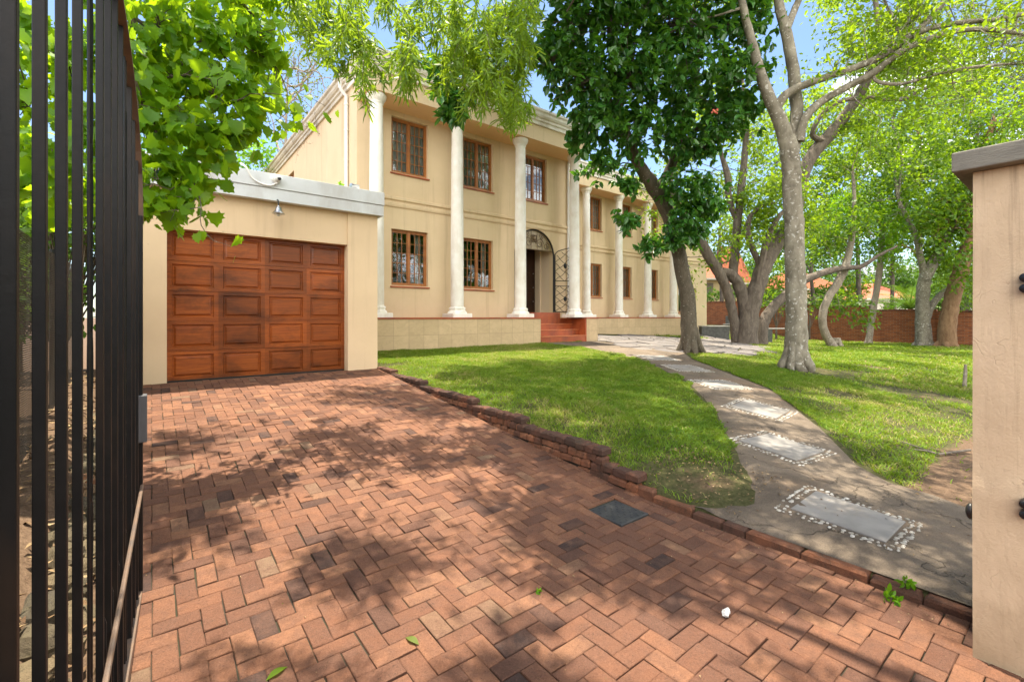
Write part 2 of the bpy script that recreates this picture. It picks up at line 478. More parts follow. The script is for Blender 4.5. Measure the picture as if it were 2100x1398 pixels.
class MB:
    def __init__(s):
        s.v, s.f, s.t = [], [], []
        s.tint = 0.0

    def add(s, vs, fs):
        b = len(s.v)
        for p in vs: s.v.append((float(p[0]), float(p[1]), float(p[2])))
        s.t += [s.tint] * len(vs)
        for f in fs: s.f.append(tuple(b + i for i in f))

    def box(s, a, b):
        x0, y0, z0 = a; x1, y1, z1 = b
        s.add([(x0, y0, z0), (x1, y0, z0), (x1, y1, z0), (x0, y1, z0), (x0, y0, z1), (x1, y0, z1), (x1, y1, z1), (x0, y1, z1)],
              [(0, 3, 2, 1), (4, 5, 6, 7), (0, 1, 5, 4), (1, 2, 6, 5), (2, 3, 7, 6), (3, 0, 4, 7)])

    def cbox(s, a, b, c=.01, jit=0.0):
        """box with chamfered top edges and a little wobble"""
        x0, y0, z0 = a; x1, y1, z1 = b
        j = lambda: rnd.uniform(-jit, jit)
        V = [(x0 + j(), y0 + j(), z0), (x1 + j(), y0 + j(), z0), (x1 + j(), y1 + j(), z0), (x0 + j(), y1 + j(), z0)]
        zt = z1 - c
        V += [(V[0][0], V[0][1], zt + j()), (V[1][0], V[1][1], zt + j()), (V[2][0], V[2][1], zt + j()), (V[3][0], V[3][1], zt + j())]
        V += [(x0 + c, y0 + c, z1 + j()), (x1 - c, y0 + c, z1 + j()), (x1 - c, y1 - c, z1 + j()), (x0 + c, y1 - c, z1 + j())]
        s.add(V, [(0, 1, 5, 4), (1, 2, 6, 5), (2, 3, 7, 6), (3, 0, 4, 7), (4, 5, 9, 8), (5, 6, 10, 9), (6, 7, 11, 10), (7, 4, 8, 11), (8, 9, 10, 11)])

    def quad(s, *p):
        s.add(p, [tuple(range(len(p)))])

    def tube(s, pts, radii, sides=8, cap=True, wob=0.0):
        pts = [np.array(p, float) for p in pts]
        n = len(pts)
        if not hasattr(radii, '__len__'): radii = [radii] * n
        tan = []
        for i in range(n):
            d = pts[min(i + 1, n - 1)] - pts[max(i - 1, 0)]
            tan.append(d / (np.linalg.norm(d) + 1e-9))
        ref = np.array([0, 0, 1.0]) if abs(tan[0][2]) < .9 else np.array([1.0, 0, 0])
        u = np.cross(tan[0], ref); u /= np.linalg.norm(u)
        V, Fc = [], []
        for i in range(n):
            u = u - tan[i] * np.dot(u, tan[i]); u /= (np.linalg.norm(u) + 1e-9)
            w = np.cross(tan[i], u)
            for k in range(sides):
                a = 2 * PI * k / sides
                r = radii[i] * (1 + (rnd.uniform(-wob, wob) if wob else 0))
                V.append(pts[i] + r * (math.cos(a) * u + math.sin(a) * w))
        for i in range(n - 1):
            for k in range(sides):
                k2 = (k + 1) % sides
                Fc.append((i * sides + k, i * sides + k2, (i + 1) * sides + k2, (i + 1) * sides + k))
        if cap:
            Fc.append(tuple(range(sides - 1, -1, -1))); Fc.append(tuple((n - 1) * sides + k for k in range(sides)))
        s.add(V, Fc)

    def lathe(s, c, prof, segs=24, cap=True):
        V, Fc = [], []
        for r, z in prof:
            for k in range(segs):
                a = 2 * PI * k / segs
                V.append((c[0] + r * math.cos(a), c[1] + r * math.sin(a), c[2] + z))
        n = len(prof)
        for i in range(n - 1):
            for k in range(segs):
                k2 = (k + 1) % segs
                Fc.append((i * segs + k, i * segs + k2, (i + 1) * segs + k2, (i + 1) * segs + k))
        if cap:
            Fc.append(tuple(range(segs - 1, -1, -1))); Fc.append(tuple((n - 1) * segs + k for k in range(segs)))
        s.add(V, Fc)

    def blob(s, c, r, seg=7, rings=5, jit=.12):
        V = []; Fc = []
        for i in range(1, rings):
            th = PI * i / rings
            for k in range(seg):
                a = 2 * PI * k / seg
                q = 1 + rnd.uniform(-jit, jit)
                V.append((c[0] + r[0] * q * math.sin(th) * math.cos(a), c[1] + r[1] * q * math.sin(th) * math.sin(a), c[2] + r[2] * q * math.cos(th)))
        top = len(V); V.append((c[0], c[1], c[2] + r[2])); V.append((c[0], c[1], c[2] - r[2]))
        for i in range(rings - 2):
            for k in range(seg):
                k2 = (k + 1) % seg
                Fc.append((i * seg + k, (i + 1) * seg + k, (i + 1) * seg + k2, i * seg + k2))
        for k in range(seg):
            Fc.append((top, k, (k + 1) % seg)); b = (rings - 2) * seg
            Fc.append((top + 1, b + (k + 1) % seg, b + k))
        s.add(V, Fc)

    def sweep(s, path, prof, close=False):
        """profile of (outward, z) points swept along an XY path with mitred corners; outward is to the right of travel"""
        P_ = [np.array(p, float) for p in path]; n = len(P_)
        offs = []
        for i in range(n):
            d0 = P_[i] - P_[i - 1] if i > 0 else P_[1] - P_[0]
            d1 = P_[i + 1] - P_[i] if i < n - 1 else P_[-1] - P_[-2]
            d0 /= np.linalg.norm(d0); d1 /= np.linalg.norm(d1)
            n0 = np.array([d0[1], -d0[0]]); n1 = np.array([d1[1], -d1[0]])
            m = n0 + n1; m /= np.linalg.norm(m)
            offs.append(m / max(.2, np.dot(m, n0)))
        V, Fc = [], []
        k = len(prof)
        for i in range(n):
            for o, z in prof:
                q = P_[i] + offs[i] * o
                V.append((q[0], q[1], z))
        for i in range(n - 1):
            for j in range(k - 1):
                Fc.append((i * k + j, i * k + j + 1, (i + 1) * k + j + 1, (i + 1) * k + j))
        Fc.append(tuple(range(k - 1, -1, -1))); Fc.append(tuple((n - 1) * k + j for j in range(k)))
        s.add(V, Fc)

    def build(s, name, mat, parent=None, smooth_=False, bevel=0, origin=None):
        L = np.array(origin, float) if origin is not None else np.zeros(3)
        base = (world_loc(parent) if parent is not None else np.zeros(3)) + L
        me = bpy.data.meshes.new(name)
        V = np.array(s.v) - base
        me.from_pydata(V.tolist(), [], s.f)
        if any(s.t):
            a = me.attributes.new('tint', 'FLOAT', 'POINT'); a.data.foreach_set('value', s.t)
        me.update()
        o = link(name, me, mat, parent, smooth_)
        o.location = tuple(L)
        if smooth_:
            try: me.set_sharp_from_angle(angle=math.radians(40))
            except Exception: pass
        if bevel:
            b = o.modifiers.new('edge', 'BEVEL'); b.width = bevel; b.segments = 2; b.limit_method = 'ANGLE'; b.angle_limit = math.radians(50)
        return o


def mesh_np(name, V, Fs, mat, parent=None, tint=None, smooth_=False):
    V = np.asarray(V, np.float32); Fs = np.asarray(Fs, np.int32)
    if parent is not None: V = V - world_loc(parent).astype(np.float32)
    me = bpy.data.meshes.new(name)
    k = Fs.shape[1]
    me.vertices.add(len(V)); me.vertices.foreach_set('co', V.ravel())
    me.loops.add(Fs.size); me.loops.foreach_set('vertex_index', Fs.ravel())
    me.polygons.add(len(Fs)); me.polygons.foreach_set('loop_start', np.arange(0, Fs.size, k, dtype=np.int32))
    me.update(calc_edges=True)
    if tint is not None:
        a = me.attributes.new('tint', 'FLOAT', 'POINT'); a.data.foreach_set('value', np.asarray(tint, np.float32))
    return link(name, me, mat, parent, smooth_)


def copy_tree(o, parent=None, loc=None):
    c = o.copy(); COL.objects.link(c); c.parent = parent
    if loc is not None: c.location = loc
    for ch in list(o.children): copy_tree(ch, c)
    return c


def catmull(pts, radii, per=4):
    pts = np.array(pts, float); radii = np.array(radii, float)
    n = len(pts); out = []; rr = []
    for i in range(n - 1):
        p0, p1, p2, p3 = pts[max(i - 1, 0)], pts[i], pts[i + 1], pts[min(i + 2, n - 1)]
        for k in range(per):
            t = k / per
            out.append(.5 * ((2 * p1) + (-p0 + p2) * t + (2 * p0 - 5 * p1 + 4 * p2 - p3) * t * t + (-p0 + 3 * p1 - 3 * p2 + p3) * t ** 3))
            rr.append(radii[i] * (1 - t) + radii[i + 1] * t)
    out.append(pts[-1]); rr.append(radii[-1])
    return out, rr


# ------------------------------------------------------------------ world, sun, camera
SUN_EL, SUN_AZ = math.radians(81), math.radians(14)
to_sun = Vector((math.sin(SUN_AZ) * math.cos(SUN_EL), math.cos(SUN_AZ) * math.cos(SUN_EL), math.sin(SUN_EL)))
SV = np.array(to_sun)
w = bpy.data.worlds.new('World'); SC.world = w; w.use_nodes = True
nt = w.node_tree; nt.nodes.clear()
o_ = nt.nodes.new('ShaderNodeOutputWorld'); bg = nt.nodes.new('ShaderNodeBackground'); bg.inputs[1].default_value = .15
sky = nt.nodes.new('ShaderNodeTexSky'); sky.sky_type = 'NISHITA'; sky.sun_disc = False
sky.sun_elevation = SUN_EL; sky.sun_rotation = SUN_AZ; sky.dust_density = .6; sky.ozone_density = 2.0; sky.air_density = 1.0
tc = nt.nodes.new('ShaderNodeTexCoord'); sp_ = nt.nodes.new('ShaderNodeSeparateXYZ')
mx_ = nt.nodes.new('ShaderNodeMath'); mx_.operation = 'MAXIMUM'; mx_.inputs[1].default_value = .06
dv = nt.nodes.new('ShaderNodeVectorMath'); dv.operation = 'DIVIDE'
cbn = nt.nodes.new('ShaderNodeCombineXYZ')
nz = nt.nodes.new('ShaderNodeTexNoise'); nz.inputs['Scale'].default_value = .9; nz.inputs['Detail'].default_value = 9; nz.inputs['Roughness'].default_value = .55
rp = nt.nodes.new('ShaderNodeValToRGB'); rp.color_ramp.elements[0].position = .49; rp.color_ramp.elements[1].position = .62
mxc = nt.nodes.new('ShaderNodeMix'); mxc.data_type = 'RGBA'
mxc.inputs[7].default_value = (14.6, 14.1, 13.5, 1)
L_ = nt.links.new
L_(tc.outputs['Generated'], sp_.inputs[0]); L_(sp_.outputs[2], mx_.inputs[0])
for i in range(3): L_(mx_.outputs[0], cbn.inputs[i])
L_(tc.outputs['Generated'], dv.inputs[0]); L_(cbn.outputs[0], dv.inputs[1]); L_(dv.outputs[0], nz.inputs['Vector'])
m1_ = nt.nodes.new('ShaderNodeMath'); m1_.operation = 'MULTIPLY_ADD'; m1_.inputs[1].default_value = -.20; m1_.inputs[2].default_value = -.015  # thickens cloud behind the camera, added to light the shaded facade
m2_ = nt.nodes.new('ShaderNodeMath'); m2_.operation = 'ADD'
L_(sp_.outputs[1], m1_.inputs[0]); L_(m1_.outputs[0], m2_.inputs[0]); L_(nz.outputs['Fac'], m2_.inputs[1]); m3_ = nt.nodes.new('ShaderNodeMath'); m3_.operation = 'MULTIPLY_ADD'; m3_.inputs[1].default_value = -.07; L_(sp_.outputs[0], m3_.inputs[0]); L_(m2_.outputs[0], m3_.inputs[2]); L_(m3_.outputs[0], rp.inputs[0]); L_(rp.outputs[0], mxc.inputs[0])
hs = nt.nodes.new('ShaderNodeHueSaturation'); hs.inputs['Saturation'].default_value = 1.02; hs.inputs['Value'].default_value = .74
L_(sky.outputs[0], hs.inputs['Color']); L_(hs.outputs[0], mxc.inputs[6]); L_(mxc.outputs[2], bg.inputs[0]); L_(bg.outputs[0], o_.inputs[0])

sl = bpy.data.lights.new('sun', 'SUN'); sl.energy = 5.0; sl.angle = math.radians(.45); sl.color = (1, .91, .74)
so = bpy.data.objects.new('sun', sl); COL.objects.link(so); so.rotation_mode = 'QUATERNION'; so.rotation_quaternion = to_sun.to_track_quat('Z', 'Y'); so.location = (0, 0, 30)

cd = bpy.data.cameras.new('camera'); co = bpy.data.objects.new('camera', cd); COL.objects.link(co)
cd.sensor_width = 36; cd.lens = 36 * F_PX / 2100; cd.shift_y = -49 / 2100; cd.clip_start = .02; cd.clip_end = 2000
co.location = tuple(CAM); co.rotation_euler = (PI / 2, 0, -YAW); SC.camera = co
SC.view_settings.view_transform = 'Standard'; SC.view_settings.look = 'None'; SC.view_settings.exposure = 1.38; SC.view_settings.gamma = 1
SC.render.engine = 'CYCLES'
SC.cycles.use_denoising = True
SC.cycles.max_bounces = 8; SC.cycles.diffuse_bounces = 4; SC.cycles.glossy_bounces = 3; SC.cycles.transmission_bounces = 4; SC.cycles.transparent_max_bounces = 10
SC.cycles.caustics_reflective = False; SC.cycles.caustics_refractive = False
SC.cycles.sample_clamp_indirect = 6

# ------------------------------------------------------------------ regions on the ground (left and right edges of the path)
G = lambda px, py: on_ground(px, py)[:2]
PATH_L = [(3.24, 1.95), (3.30, 1.88), G(1535, 1032), G(1522, 990), G(1500, 920), G(1462, 840), G(1400, 778), G(1330, 745), G(1270, 727), G(1195, 712), (8.55, 9.45)]
PATH_R = [(3.24, .2), (4.3, .15), G(1985, 1035), G(1850, 1000), G(1765, 955), G(1690, 880), G(1580, 797), G(1470, 755), G(1425, 738), G(1400, 718), (10.9, 9.45)]


def resample(pts, n):
    pts = np.array(pts, float)
    d = np.r_[0, np.cumsum(np.linalg.norm(np.diff(pts, axis=0), axis=1))]
    s = np.linspace(0, d[-1], n)
    return np.c_[np.interp(s, d, pts[:, 0]), np.interp(s, d, pts[:, 1])]


PATH_POLY = np.array([tuple(p) for p in PATH_L] + [tuple(p) for p in PATH_R[::-1]])
PATIO_POLY = np.array([G(1232, 706), (11.2, 9.4), (11.2, 11.2), (20.5, 11.3), G(1438, 680), G(1500, 697), G(1578, 719), G(1545, 732), G(1475, 727), G(1400, 722), G(1330, 722)])


def inside(poly, x, y):
    r = np.zeros(len(x), bool); n = len(poly); j = n - 1
    for i in range(n):
        xi, yi = poly[i]; xj, yj = poly[j]
        c = ((yi > y) != (yj > y)) & (x < (xj - xi) * (y - yi) / (yj - yi + 1e-12) + xi)
        r ^= c; j = i
    return r


# ------------------------------------------------------------------ ground sheet
gx = np.unique(np.round(np.r_[-400, -150, -60, -30, -15, -8, -4, -2, -1.2, np.arange(-.9, -.2, .08), -.18, -.15, 0, 1, 2, 3, 3.2, 3.24, np.arange(3.4, 13, .2), np.arange(13, 30, .5), 32, 36, 42, 50, 70, 120, 220, 500], 3))
gy = np.unique(np.round(np.r_[-300, -100, -40, -20, -10, -5, -3, np.arange(-2, 10, .2), np.arange(10, 16, .5), 18, 22, 28, 36, 50, 80, 150, 300, 600], 3))
GX, GYY = np.meshgrid(gx, gy, indexing='ij')
GZ = ground_z(GX, GYY)
nx, ny = len(gx), len(gy)
idx = np.arange(nx * ny).reshape(nx, ny)
Fq = np.stack([idx[:-1, :-1], idx[1:, :-1], idx[1:, 1:], idx[:-1, 1:]], -1).reshape(-1, 4)


def dirt_amount(x, y):
    d = np.zeros(np.shape(x))
    d = np.maximum(d, smooth(1.25, .75, y) * smooth(3.4, 4.2, x) * (1 - .75 * smooth(6.8, 9.0, x)))                       # bare strip along the street side
    d = np.maximum(d, np.where(x < -.1, .95, 0))
    d = np.maximum(d, .58 * np.exp(-((x - 3.62) ** 2 + (y - 2.05) ** 2) / .16))
    for (cx, cy, r) in ((11.0, 3.9, 1.0), (9.0, 3.0, .8), (7.6, 2.0, .8), (11.1, 6.5, .8), (3.5, 2.25, .35), (13.2, 3.0, 1.4), (10.5, 1.6, 1.2)):
        d = np.maximum(d, .46 * np.exp(-((x - cx) ** 2 + (y - cy) ** 2) / (r * r)))
    return d


gr = mesh_np('ground', np.stack([GX, GYY, GZ], -1).reshape(-1, 3), Fq, M['ground'], None, dirt_amount(GX, GYY).ravel(), True)
tag(gr, kind='structure')

# ------------------------------------------------------------------ driveway of clay pavers, laid in herringbone along the house axes
UNIT = .0945
mb = MB()
COVER = [on_ground(1210, 1050), on_ground(1262, 1030), on_ground(1327, 1055), on_ground(1272, 1081)]
CC = [r for r in ((np.array(ray(a, b)) * (1.5 / ((b - 650) / F_PX)))[:2] for a, b in ((1210, 1050), (1262, 1030), (1327, 1055), (1272, 1081)))]
cxm = float(np.mean([c[0] for c in CC])); cym = float(np.mean([c[1] for c in CC])); CH = .165
bricks = []
for i in range(-4, 37):
    for j in range(-22, 87):
        k = (i - j) % 4
        if k == 0: a, b = (i, j), (i + 2, j + 1)
        elif k == 3: a, b = (i, j), (i + 1, j + 2)
        else: continue
        x0, y0, x1, y1 = a[0] * UNIT - .0, a[1] * UNIT, b[0] * UNIT - .0, b[1] * UNIT
        if x0 < -.13 or x1 > 3.17 or y1 > 7.98:
            x0, x1, y1 = max(x0, -.13), min(x1, 3.165), min(y1, 7.975)
            if x1 - x0 < .03 or y1 - y0 < .03: continue
        rects = [(x0, y0, x1, y1)]
        A, B, C_, D = cxm - CH, cxm + CH, cym - CH, cym + CH
        if x1 > A and x0 < B and y1 > C_ and y0 < D:
            rects = [(x0, y0, min(x1, A), y1), (max(x0, B), y0, x1, y1), (max(x0, A), y0, min(x1, B), min(y1, C_)), (max(x0, A), max(y0, D), min(x1, B), y1)]
        bricks += [r for r in rects if r[2] - r[0] > .018 and r[3] - r[1] > .018]
for x0, y0, x1, y1 in bricks:
    g = .0015 + rnd.uniform(-.0005, .0014)
    rot = rnd.gauss(0, .011)
    cx, cy = (x0 + x1) / 2 + rnd.gauss(0, .0012), (y0 + y1) / 2 + rnd.gauss(0, .0012)
    hx, hy = (x1 - x0) / 2 - g, (y1 - y0) / 2 - g
    cr, sr = math.cos(rot), math.sin(rot)
    zj = rnd.gauss(0, .0016) - (.002 if rnd.random() < .04 else 0); tx, ty = rnd.gauss(0, .012), rnd.gauss(0, .012)
    V = []
    ch = .0035
    for (dz, q) in ((-.05, 0), (-ch, 0), (0, ch)):
        for sx, sy in ((-1, -1), (1, -1), (1, 1), (-1, 1)):
            lx, ly = sx * (hx - q), sy * (hy - q)
            if q == 0: lx += rnd.gauss(0, .0012); ly += rnd.gauss(0, .0012)
            X, Y = cx + lx * cr - ly * sr, cy + lx * sr + ly * cr
            V.append((X, Y, float(drive_z(Y)) + zj + tx * lx + ty * ly + dz))
    mb.tint = min(1, max(.001, rnd.gauss(.47, .2) if rnd.random() > .08 else rnd.random()))
    mb.add(V, [(0, 1, 5, 4), (1, 2, 6, 5), (2, 3, 7, 6), (3, 0, 4, 7), (4, 5, 9, 8), (5, 6, 10, 9), (6, 7, 11, 10), (7, 4, 8, 11), (8, 9, 10, 11)])
tag(mb.build('driveway', M['paver']), kind='structure')
mb = MB()
ys = np.arange(-2.4, 8.01, .4)
for a, b in zip(ys[:-1], ys[1:]):
    mb.quad((-.16, a, drive_z(a) - .0125), (3.2, a, drive_z(a) - .0125), (3.2, b, drive_z(b) - .0125), (-.16, b, drive_z(b) - .0125))
tag(mb.build('joint_sand', M['joint']), kind='structure')

# manhole cover
mb = MB(); z = float(drive_z(cym))
mb.cbox((cxm - CH + .006, cym - CH + .006, z - .04), (cxm + CH - .006, cym + CH - .006, z + .001), .004)
for i in range(9):
    for j in range(9):
        if (i + j) % 2: continue
        x = cxm - .13 + i * .0325; y = cym - .13 + j * .0325
        hx, hy = (.011, .004) if (i % 2) else (.004, .011)
        mb.cbox((x - hx, y - hy, z), (x + hx, y + hy, z + .005), .002)
tag(mb.build('manhole_cover', M['mould'], origin=(cxm, cym, z)), 'dark square cast iron manhole cover set among the brick pavers', 'manhole cover')

# kerb bricks between driveway and path
mb = MB(); y = -1.2
while y < 2.25:
    L = rnd.choice((.225, .225, .23, .34, .17))
    mb.tint = rnd.uniform(.2, .85)
    top = .045 + max(0, y - 1.8) * .12 + rnd.uniform(-.010, .010)
    mb.cbox((3.175 + rnd.uniform(-.006, .006), y + .004, -.06), (3.27 + rnd.uniform(-.01, .01), y + L - .006, top), .013, .006)
    y += L
tag(mb.build('kerb', M['oldbrick']), kind='structure')

# ------------------------------------------------------------------ stepped retaining wall along the lawn
mb = MB(); mc = MB()
STEPS = [(7.94, 7.33, .615), (7.9, 6.24, .548), (6.7, 4.82, .478), (5.3, 3.87, .402), (4.35, 2.71, .327), (3.05, 2.33, .19)]
for si, (ya, yb, zt) in enumerate(STEPS):
    ya_ = 7.94 if si == 0 else STEPS[si - 1][1] + .02      # each run starts under the low end of the run above it
    for c in range(6):
        ztop = zt - c * .074
        q = yb + (rnd.uniform(-.005, .02) if c else 0)
        first = c % 2
        while q < ya_ + (.10 if c == 0 else .0) - .03:
            L = (rnd.choice((.112, .118, .125, .15)) if (si < 5 or c == 0) else rnd.choice((.16, .21, .2))) * (.55 if first else 1); first = 0
            e = min(q + L, 7.94)
            if ztop > float(drive_z((q + e) / 2)) + .012 and e - q > .03:
                mb.tint = rnd.uniform(.02, .45) if c == 0 else rnd.uniform(.35, .98)
                jx = rnd.uniform(-.011, .007); zz_ = rnd.uniform(-.005, .004)
                mb.cbox((3.160 + jx, q + .0065, ztop - .064 + zz_), (3.270 + jx + (.02 if c == 0 else 0), e - .0065, ztop - .001 + zz_), .016, .008)
            q += L
    mc.box((3.187, yb + .03, -.1), (3.252, min(ya_ + .05, 7.93), zt - .016))
rw = empty('retaining_wall', (3.22, 5.1, .2), 'low stepped brick retaining wall holding the lawn above the driveway', 'wall')
mb.build('brick_course', M['oldbrick'], rw)
mc.build('mortar_core', M['mortar'], rw)

# ------------------------------------------------------------------ path and stepping slabs
N1, N2 = 90, 14
PL, PR = resample(PATH_L, N1), resample(PATH_R, N1)
V = []
for i in range(N1):
    for k in range(N2):
        u = k / (N2 - 1)
        p = PL[i] * (1 - u) + PR[i] * u
        x, y = p
        edge = .02 * math.sin(i * 1.7) * (1 if u < .01 else 0)
        V.append((x + edge, y + edge, float(ground_z(max(x, 3.25), y)) + .020 - (.03 if u in (0, 1) else 0)))
idp = np.arange(N1 * N2).reshape(N1, N2)
Fp = np.stack([idp[:-1, :-1], idp[:-1, 1:], idp[1:, 1:], idp[1:, :-1]], -1).reshape(-1, 4)
tag(mesh_np('path', np.array(V), Fp, M['path'], None, None, True), kind='structure')

SLABS = [([(1630, 1050), (1690, 1020), (1850, 1070), (1790, 1116)], 'grey slate slab ringed by white pebbles nearest the kerb'),
         ([(1525, 912), (1590, 897), (1680, 925), (1615, 945)], 'grey slate slab ringed by white pebbles, second from the kerb'),
         ([(1500, 838), (1545, 826), (1618, 845), (1570, 857)], 'grey slate slab ringed by white pebbles, third from the kerb'),
         ([(1430, 787), (1480, 780), (1525, 795), (1472, 802)], 'grey slate slab ringed by white pebbles, fourth from the kerb'),
         ([(1368, 754), (1410, 748), (1448, 760), (1404, 767)], 'grey slate slab ringed by white pebbles, fifth from the kerb'),
         ([(1312, 733), (1348, 728), (1380, 737), (1342, 743)], 'grey slate slab ringed by white pebbles near the dark leaning tree')]
for cs, lab in SLABS:
    W_ = [on_ground(*c) for c in cs]
    c0 = np.mean(W_, axis=0)
    # square it up: two axes from the traced corners
    ax = ((W_[2] - W_[1]) + (W_[3] - W_[0])) / 2; ay = ((W_[1] - W_[0]) + (W_[2] - W_[3])) / 2
    la, lb = np.linalg.norm(ax[:2]), np.linalg.norm(ay[:2])
    ang = math.atan2(ax[1], ax[0])
    ca, sa = math.cos(ang), math.sin(ang)
    la = min(max(la * .94, .55), .86); lb = min(max(lb * .94, .38), .58)
    zf = lambda x, y: float(ground_z(max(x, 3.25), y)) + .020
    at = lambda u, v: (c0[0] + u * ca - v * sa, c0[1] + u * sa + v * ca)
    root = empty('stepping_slab', (c0[0], c0[1], zf(c0[0], c0[1])), lab, 'paving slab', 'stepping slabs along the path')
    mb = MB(); V = []
    for dz, q in ((-.03, 0), (.006, 0), (.010, .006)):
        for su, sv in ((-1, -1), (1, -1), (1, 1), (-1, 1)):
            x, y = at(su * (la / 2 - q), sv * (lb / 2 - q)); V.append((x, y, zf(x, y) + dz))
    mb.add(V, [(0, 1, 5, 4), (1, 2, 6, 5), (2, 3, 7, 6), (3, 0, 4, 7), (4, 5, 9, 8), (5, 6, 10, 9), (6, 7, 11, 10), (7, 4, 8, 11), (8, 9, 10, 11)])
    mb.build('slab', M['slate'], root)
    mb = MB()
    for ring in range(2):
        d = .034 + ring * .040
        per = [(-la / 2 - d, -lb / 2 - d), (la / 2 + d, -lb / 2 - d), (la / 2 + d, lb / 2 + d), (-la / 2 - d, lb / 2 + d)]
        for e in range(4):
            a, b = np.array(per[e]), np.array(per[(e + 1) % 4]); L = np.linalg.norm(b - a)
            n = int(L / .037)
            for i in range(n):
                if rnd.random() < .05: continue
                p = a + (b - a) * (i + .5 + rnd.uniform(-.2, .2)) / n + np.array([rnd.uniform(-.01, .01), rnd.uniform(-.01, .01)])
                x, y = at(*p); mb.tint = rnd.uniform(.05, 1)
                r = rnd.uniform(.010, .0185)
                mb.blob((x, y, zf(x, y) + .001), (r * rnd.uniform(.8, 1.5), r * rnd.uniform(.6, 1.1), .0065), 7, 4, .15)
    tag(mb.build('pebble_border', M['pebble'], root, True), kind='stuff')

# ------------------------------------------------------------------ crazy paving terrace


def clip(poly, n, c):
    out = []
    for i in range(len(poly)):
        a, b = poly[i], poly[(i + 1) % len(poly)]
        da, db = a[0] * n[0] + a[1] * n[1] - c, b[0] * n[0] + b[1] * n[1] - c
        if da <= 0: out.append(a)
        if da * db < 0:
            t = da / (da - db); out.append((a[0] + (b[0] - a[0]) * t, a[1] + (b[1] - a[1]) * t))
    return out


x0, y0 = PATIO_POLY.min(0); x1, y1 = PATIO_POLY.max(0)
seeds = []
st = .52
for i in range(int((x1 - x0) / st) + 3):
    for j in range(int((y1 - y0) / st) + 3):
        seeds.append((x0 - st + i * st + rnd.uniform(-.24, .24), y0 - st + j * st + rnd.uniform(-.24, .24)))
sd = np.array(seeds)
keep = inside(PATIO_POLY, sd[:, 0], sd[:, 1])
mb = MB()
for i in np.where(keep)[0]:
    p = sd[i]; poly = [(p[0] - .6, p[1] - .6), (p[0] + .6, p[1] - .6), (p[0] + .6, p[1] + .6), (p[0] - .6, p[1] + .6)]
    d = np.linalg.norm(sd - p, axis=1)
    for j in np.argsort(d)[1:14]:
        n = (sd[j] - p) / d[j]; poly = clip(poly, n, float(n @ p) + d[j] / 2 - .022)
        if len(poly) < 3: break
    if len(poly) < 3: continue
    m = len(poly); zj = rnd.uniform(-.012, .014)
    V = [];
    c = np.mean(poly, axis=0)
    for dz, s in ((-.05, 1), (.022, 1), (.032, .95)):
        for q in poly:
            x, y = c[0] + (q[0] - c[0]) * s, c[1] + (q[1] - c[1]) * s
            V.append((x, y, float(ground_z(x, y)) + dz + zj))
    mb.tint = rnd.uniform(.01, 1)
    Fc = []
    for r in range(2):
        for k in range(m): Fc.append((r * m + k, r * m + (k + 1) % m, (r + 1) * m + (k + 1) % m, (r + 1) * m + k))
    Fc.append(tuple(2 * m + k for k in range(m)))
    mb.add(V, Fc)
tag(mb.build('terrace_paving', M['stone']), kind='structure')

# ------------------------------------------------------------------ grass
ng = np.random.default_rng(5)


def vnoise(x, y, s, seed=0):
    """cheap smooth value noise"""
    r = np.random.default_rng(seed).random((64, 64))
    u, v = x * s, y * s
    i, j = np.floor(u).astype(int), np.floor(v).astype(int)
    fu, fv = u - i, v - j
    fu = fu * fu * (3 - 2 * fu); fv = fv * fv * (3 - 2 * fv)
    a = r[i % 64, j % 64]; b = r[(i + 1) % 64, j % 64]; c = r[i % 64, (j + 1) % 64]; d = r[(i + 1) % 64, (j + 1) % 64]
    return (a * (1 - fu) + b * fu) * (1 - fv) + (c * (1 - fu) + d * fu) * fv


def scatter(xr, yr, dens, h, wd, cond=None):
    n = int((xr[1] - xr[0]) * (yr[1] - yr[0]) * dens)
    x = ng.uniform(*xr, n); y = ng.uniform(*yr, n)
    jx_ = (vnoise(x, y, 5.0, 11) - .5) * .16; jy_ = (vnoise(x, y, 5.0, 12) - .5) * .16
    ok = ~inside(PATH_POLY, x + jx_, y + jy_) & ~inside(PATIO_POLY, x + jx_ * 1.5, y + jy_ * 1.5)
    if cond is not None: ok &= cond(x, y)
    dr = dirt_amount(x, y) + (vnoise(x, y, 1.6, 3) - .5) * .9
    ok &= (dr < .42 + ng.normal(0, .10, n)) | (ng.random(n) < .02)
    x, y = x[ok], y[ok]; n = len(x)
    hh = h * (.45 + .9 * ng.random(n)) * (.5 + .7 * vnoise(x, y, 2.3, 1) + .6 * vnoise(x, y, 7.0, 8) ** 2)
    tn = np.clip(-.30 + .7 * vnoise(x, y, .8, 2) + .65 * vnoise(x, y, 5.5, 6) + .35 * vnoise(x, y, 14.0, 9) + ng.normal(0, .28, n), 0.01, 1)
    a = ng.uniform(0, 2 * PI, n); l = ng.uniform(.5, 2.3, n) * hh
    b = ng.uniform(0, 2 * PI, n)
    z = ground_z(x, y) + np.where(inside(PATH_POLY, x, y), .016, -.004)
    w_ = wd * ng.uniform(.6, 1.2, n)
    base = np.stack([x, y, z], -1)
    side = np.stack([np.cos(b) * w_, np.sin(b) * w_, np.zeros(n)], -1)
    tip = base + np.stack([np.cos(a) * l, np.sin(a) * l, hh], -1)
    mid = base + np.stack([np.cos(a) * l * .3, np.sin(a) * l * .35, hh * .72], -1)
    V = np.stack([base - side, base + side, mid + side * .8, tip, mid - side * .8], 1)
    return V, tn


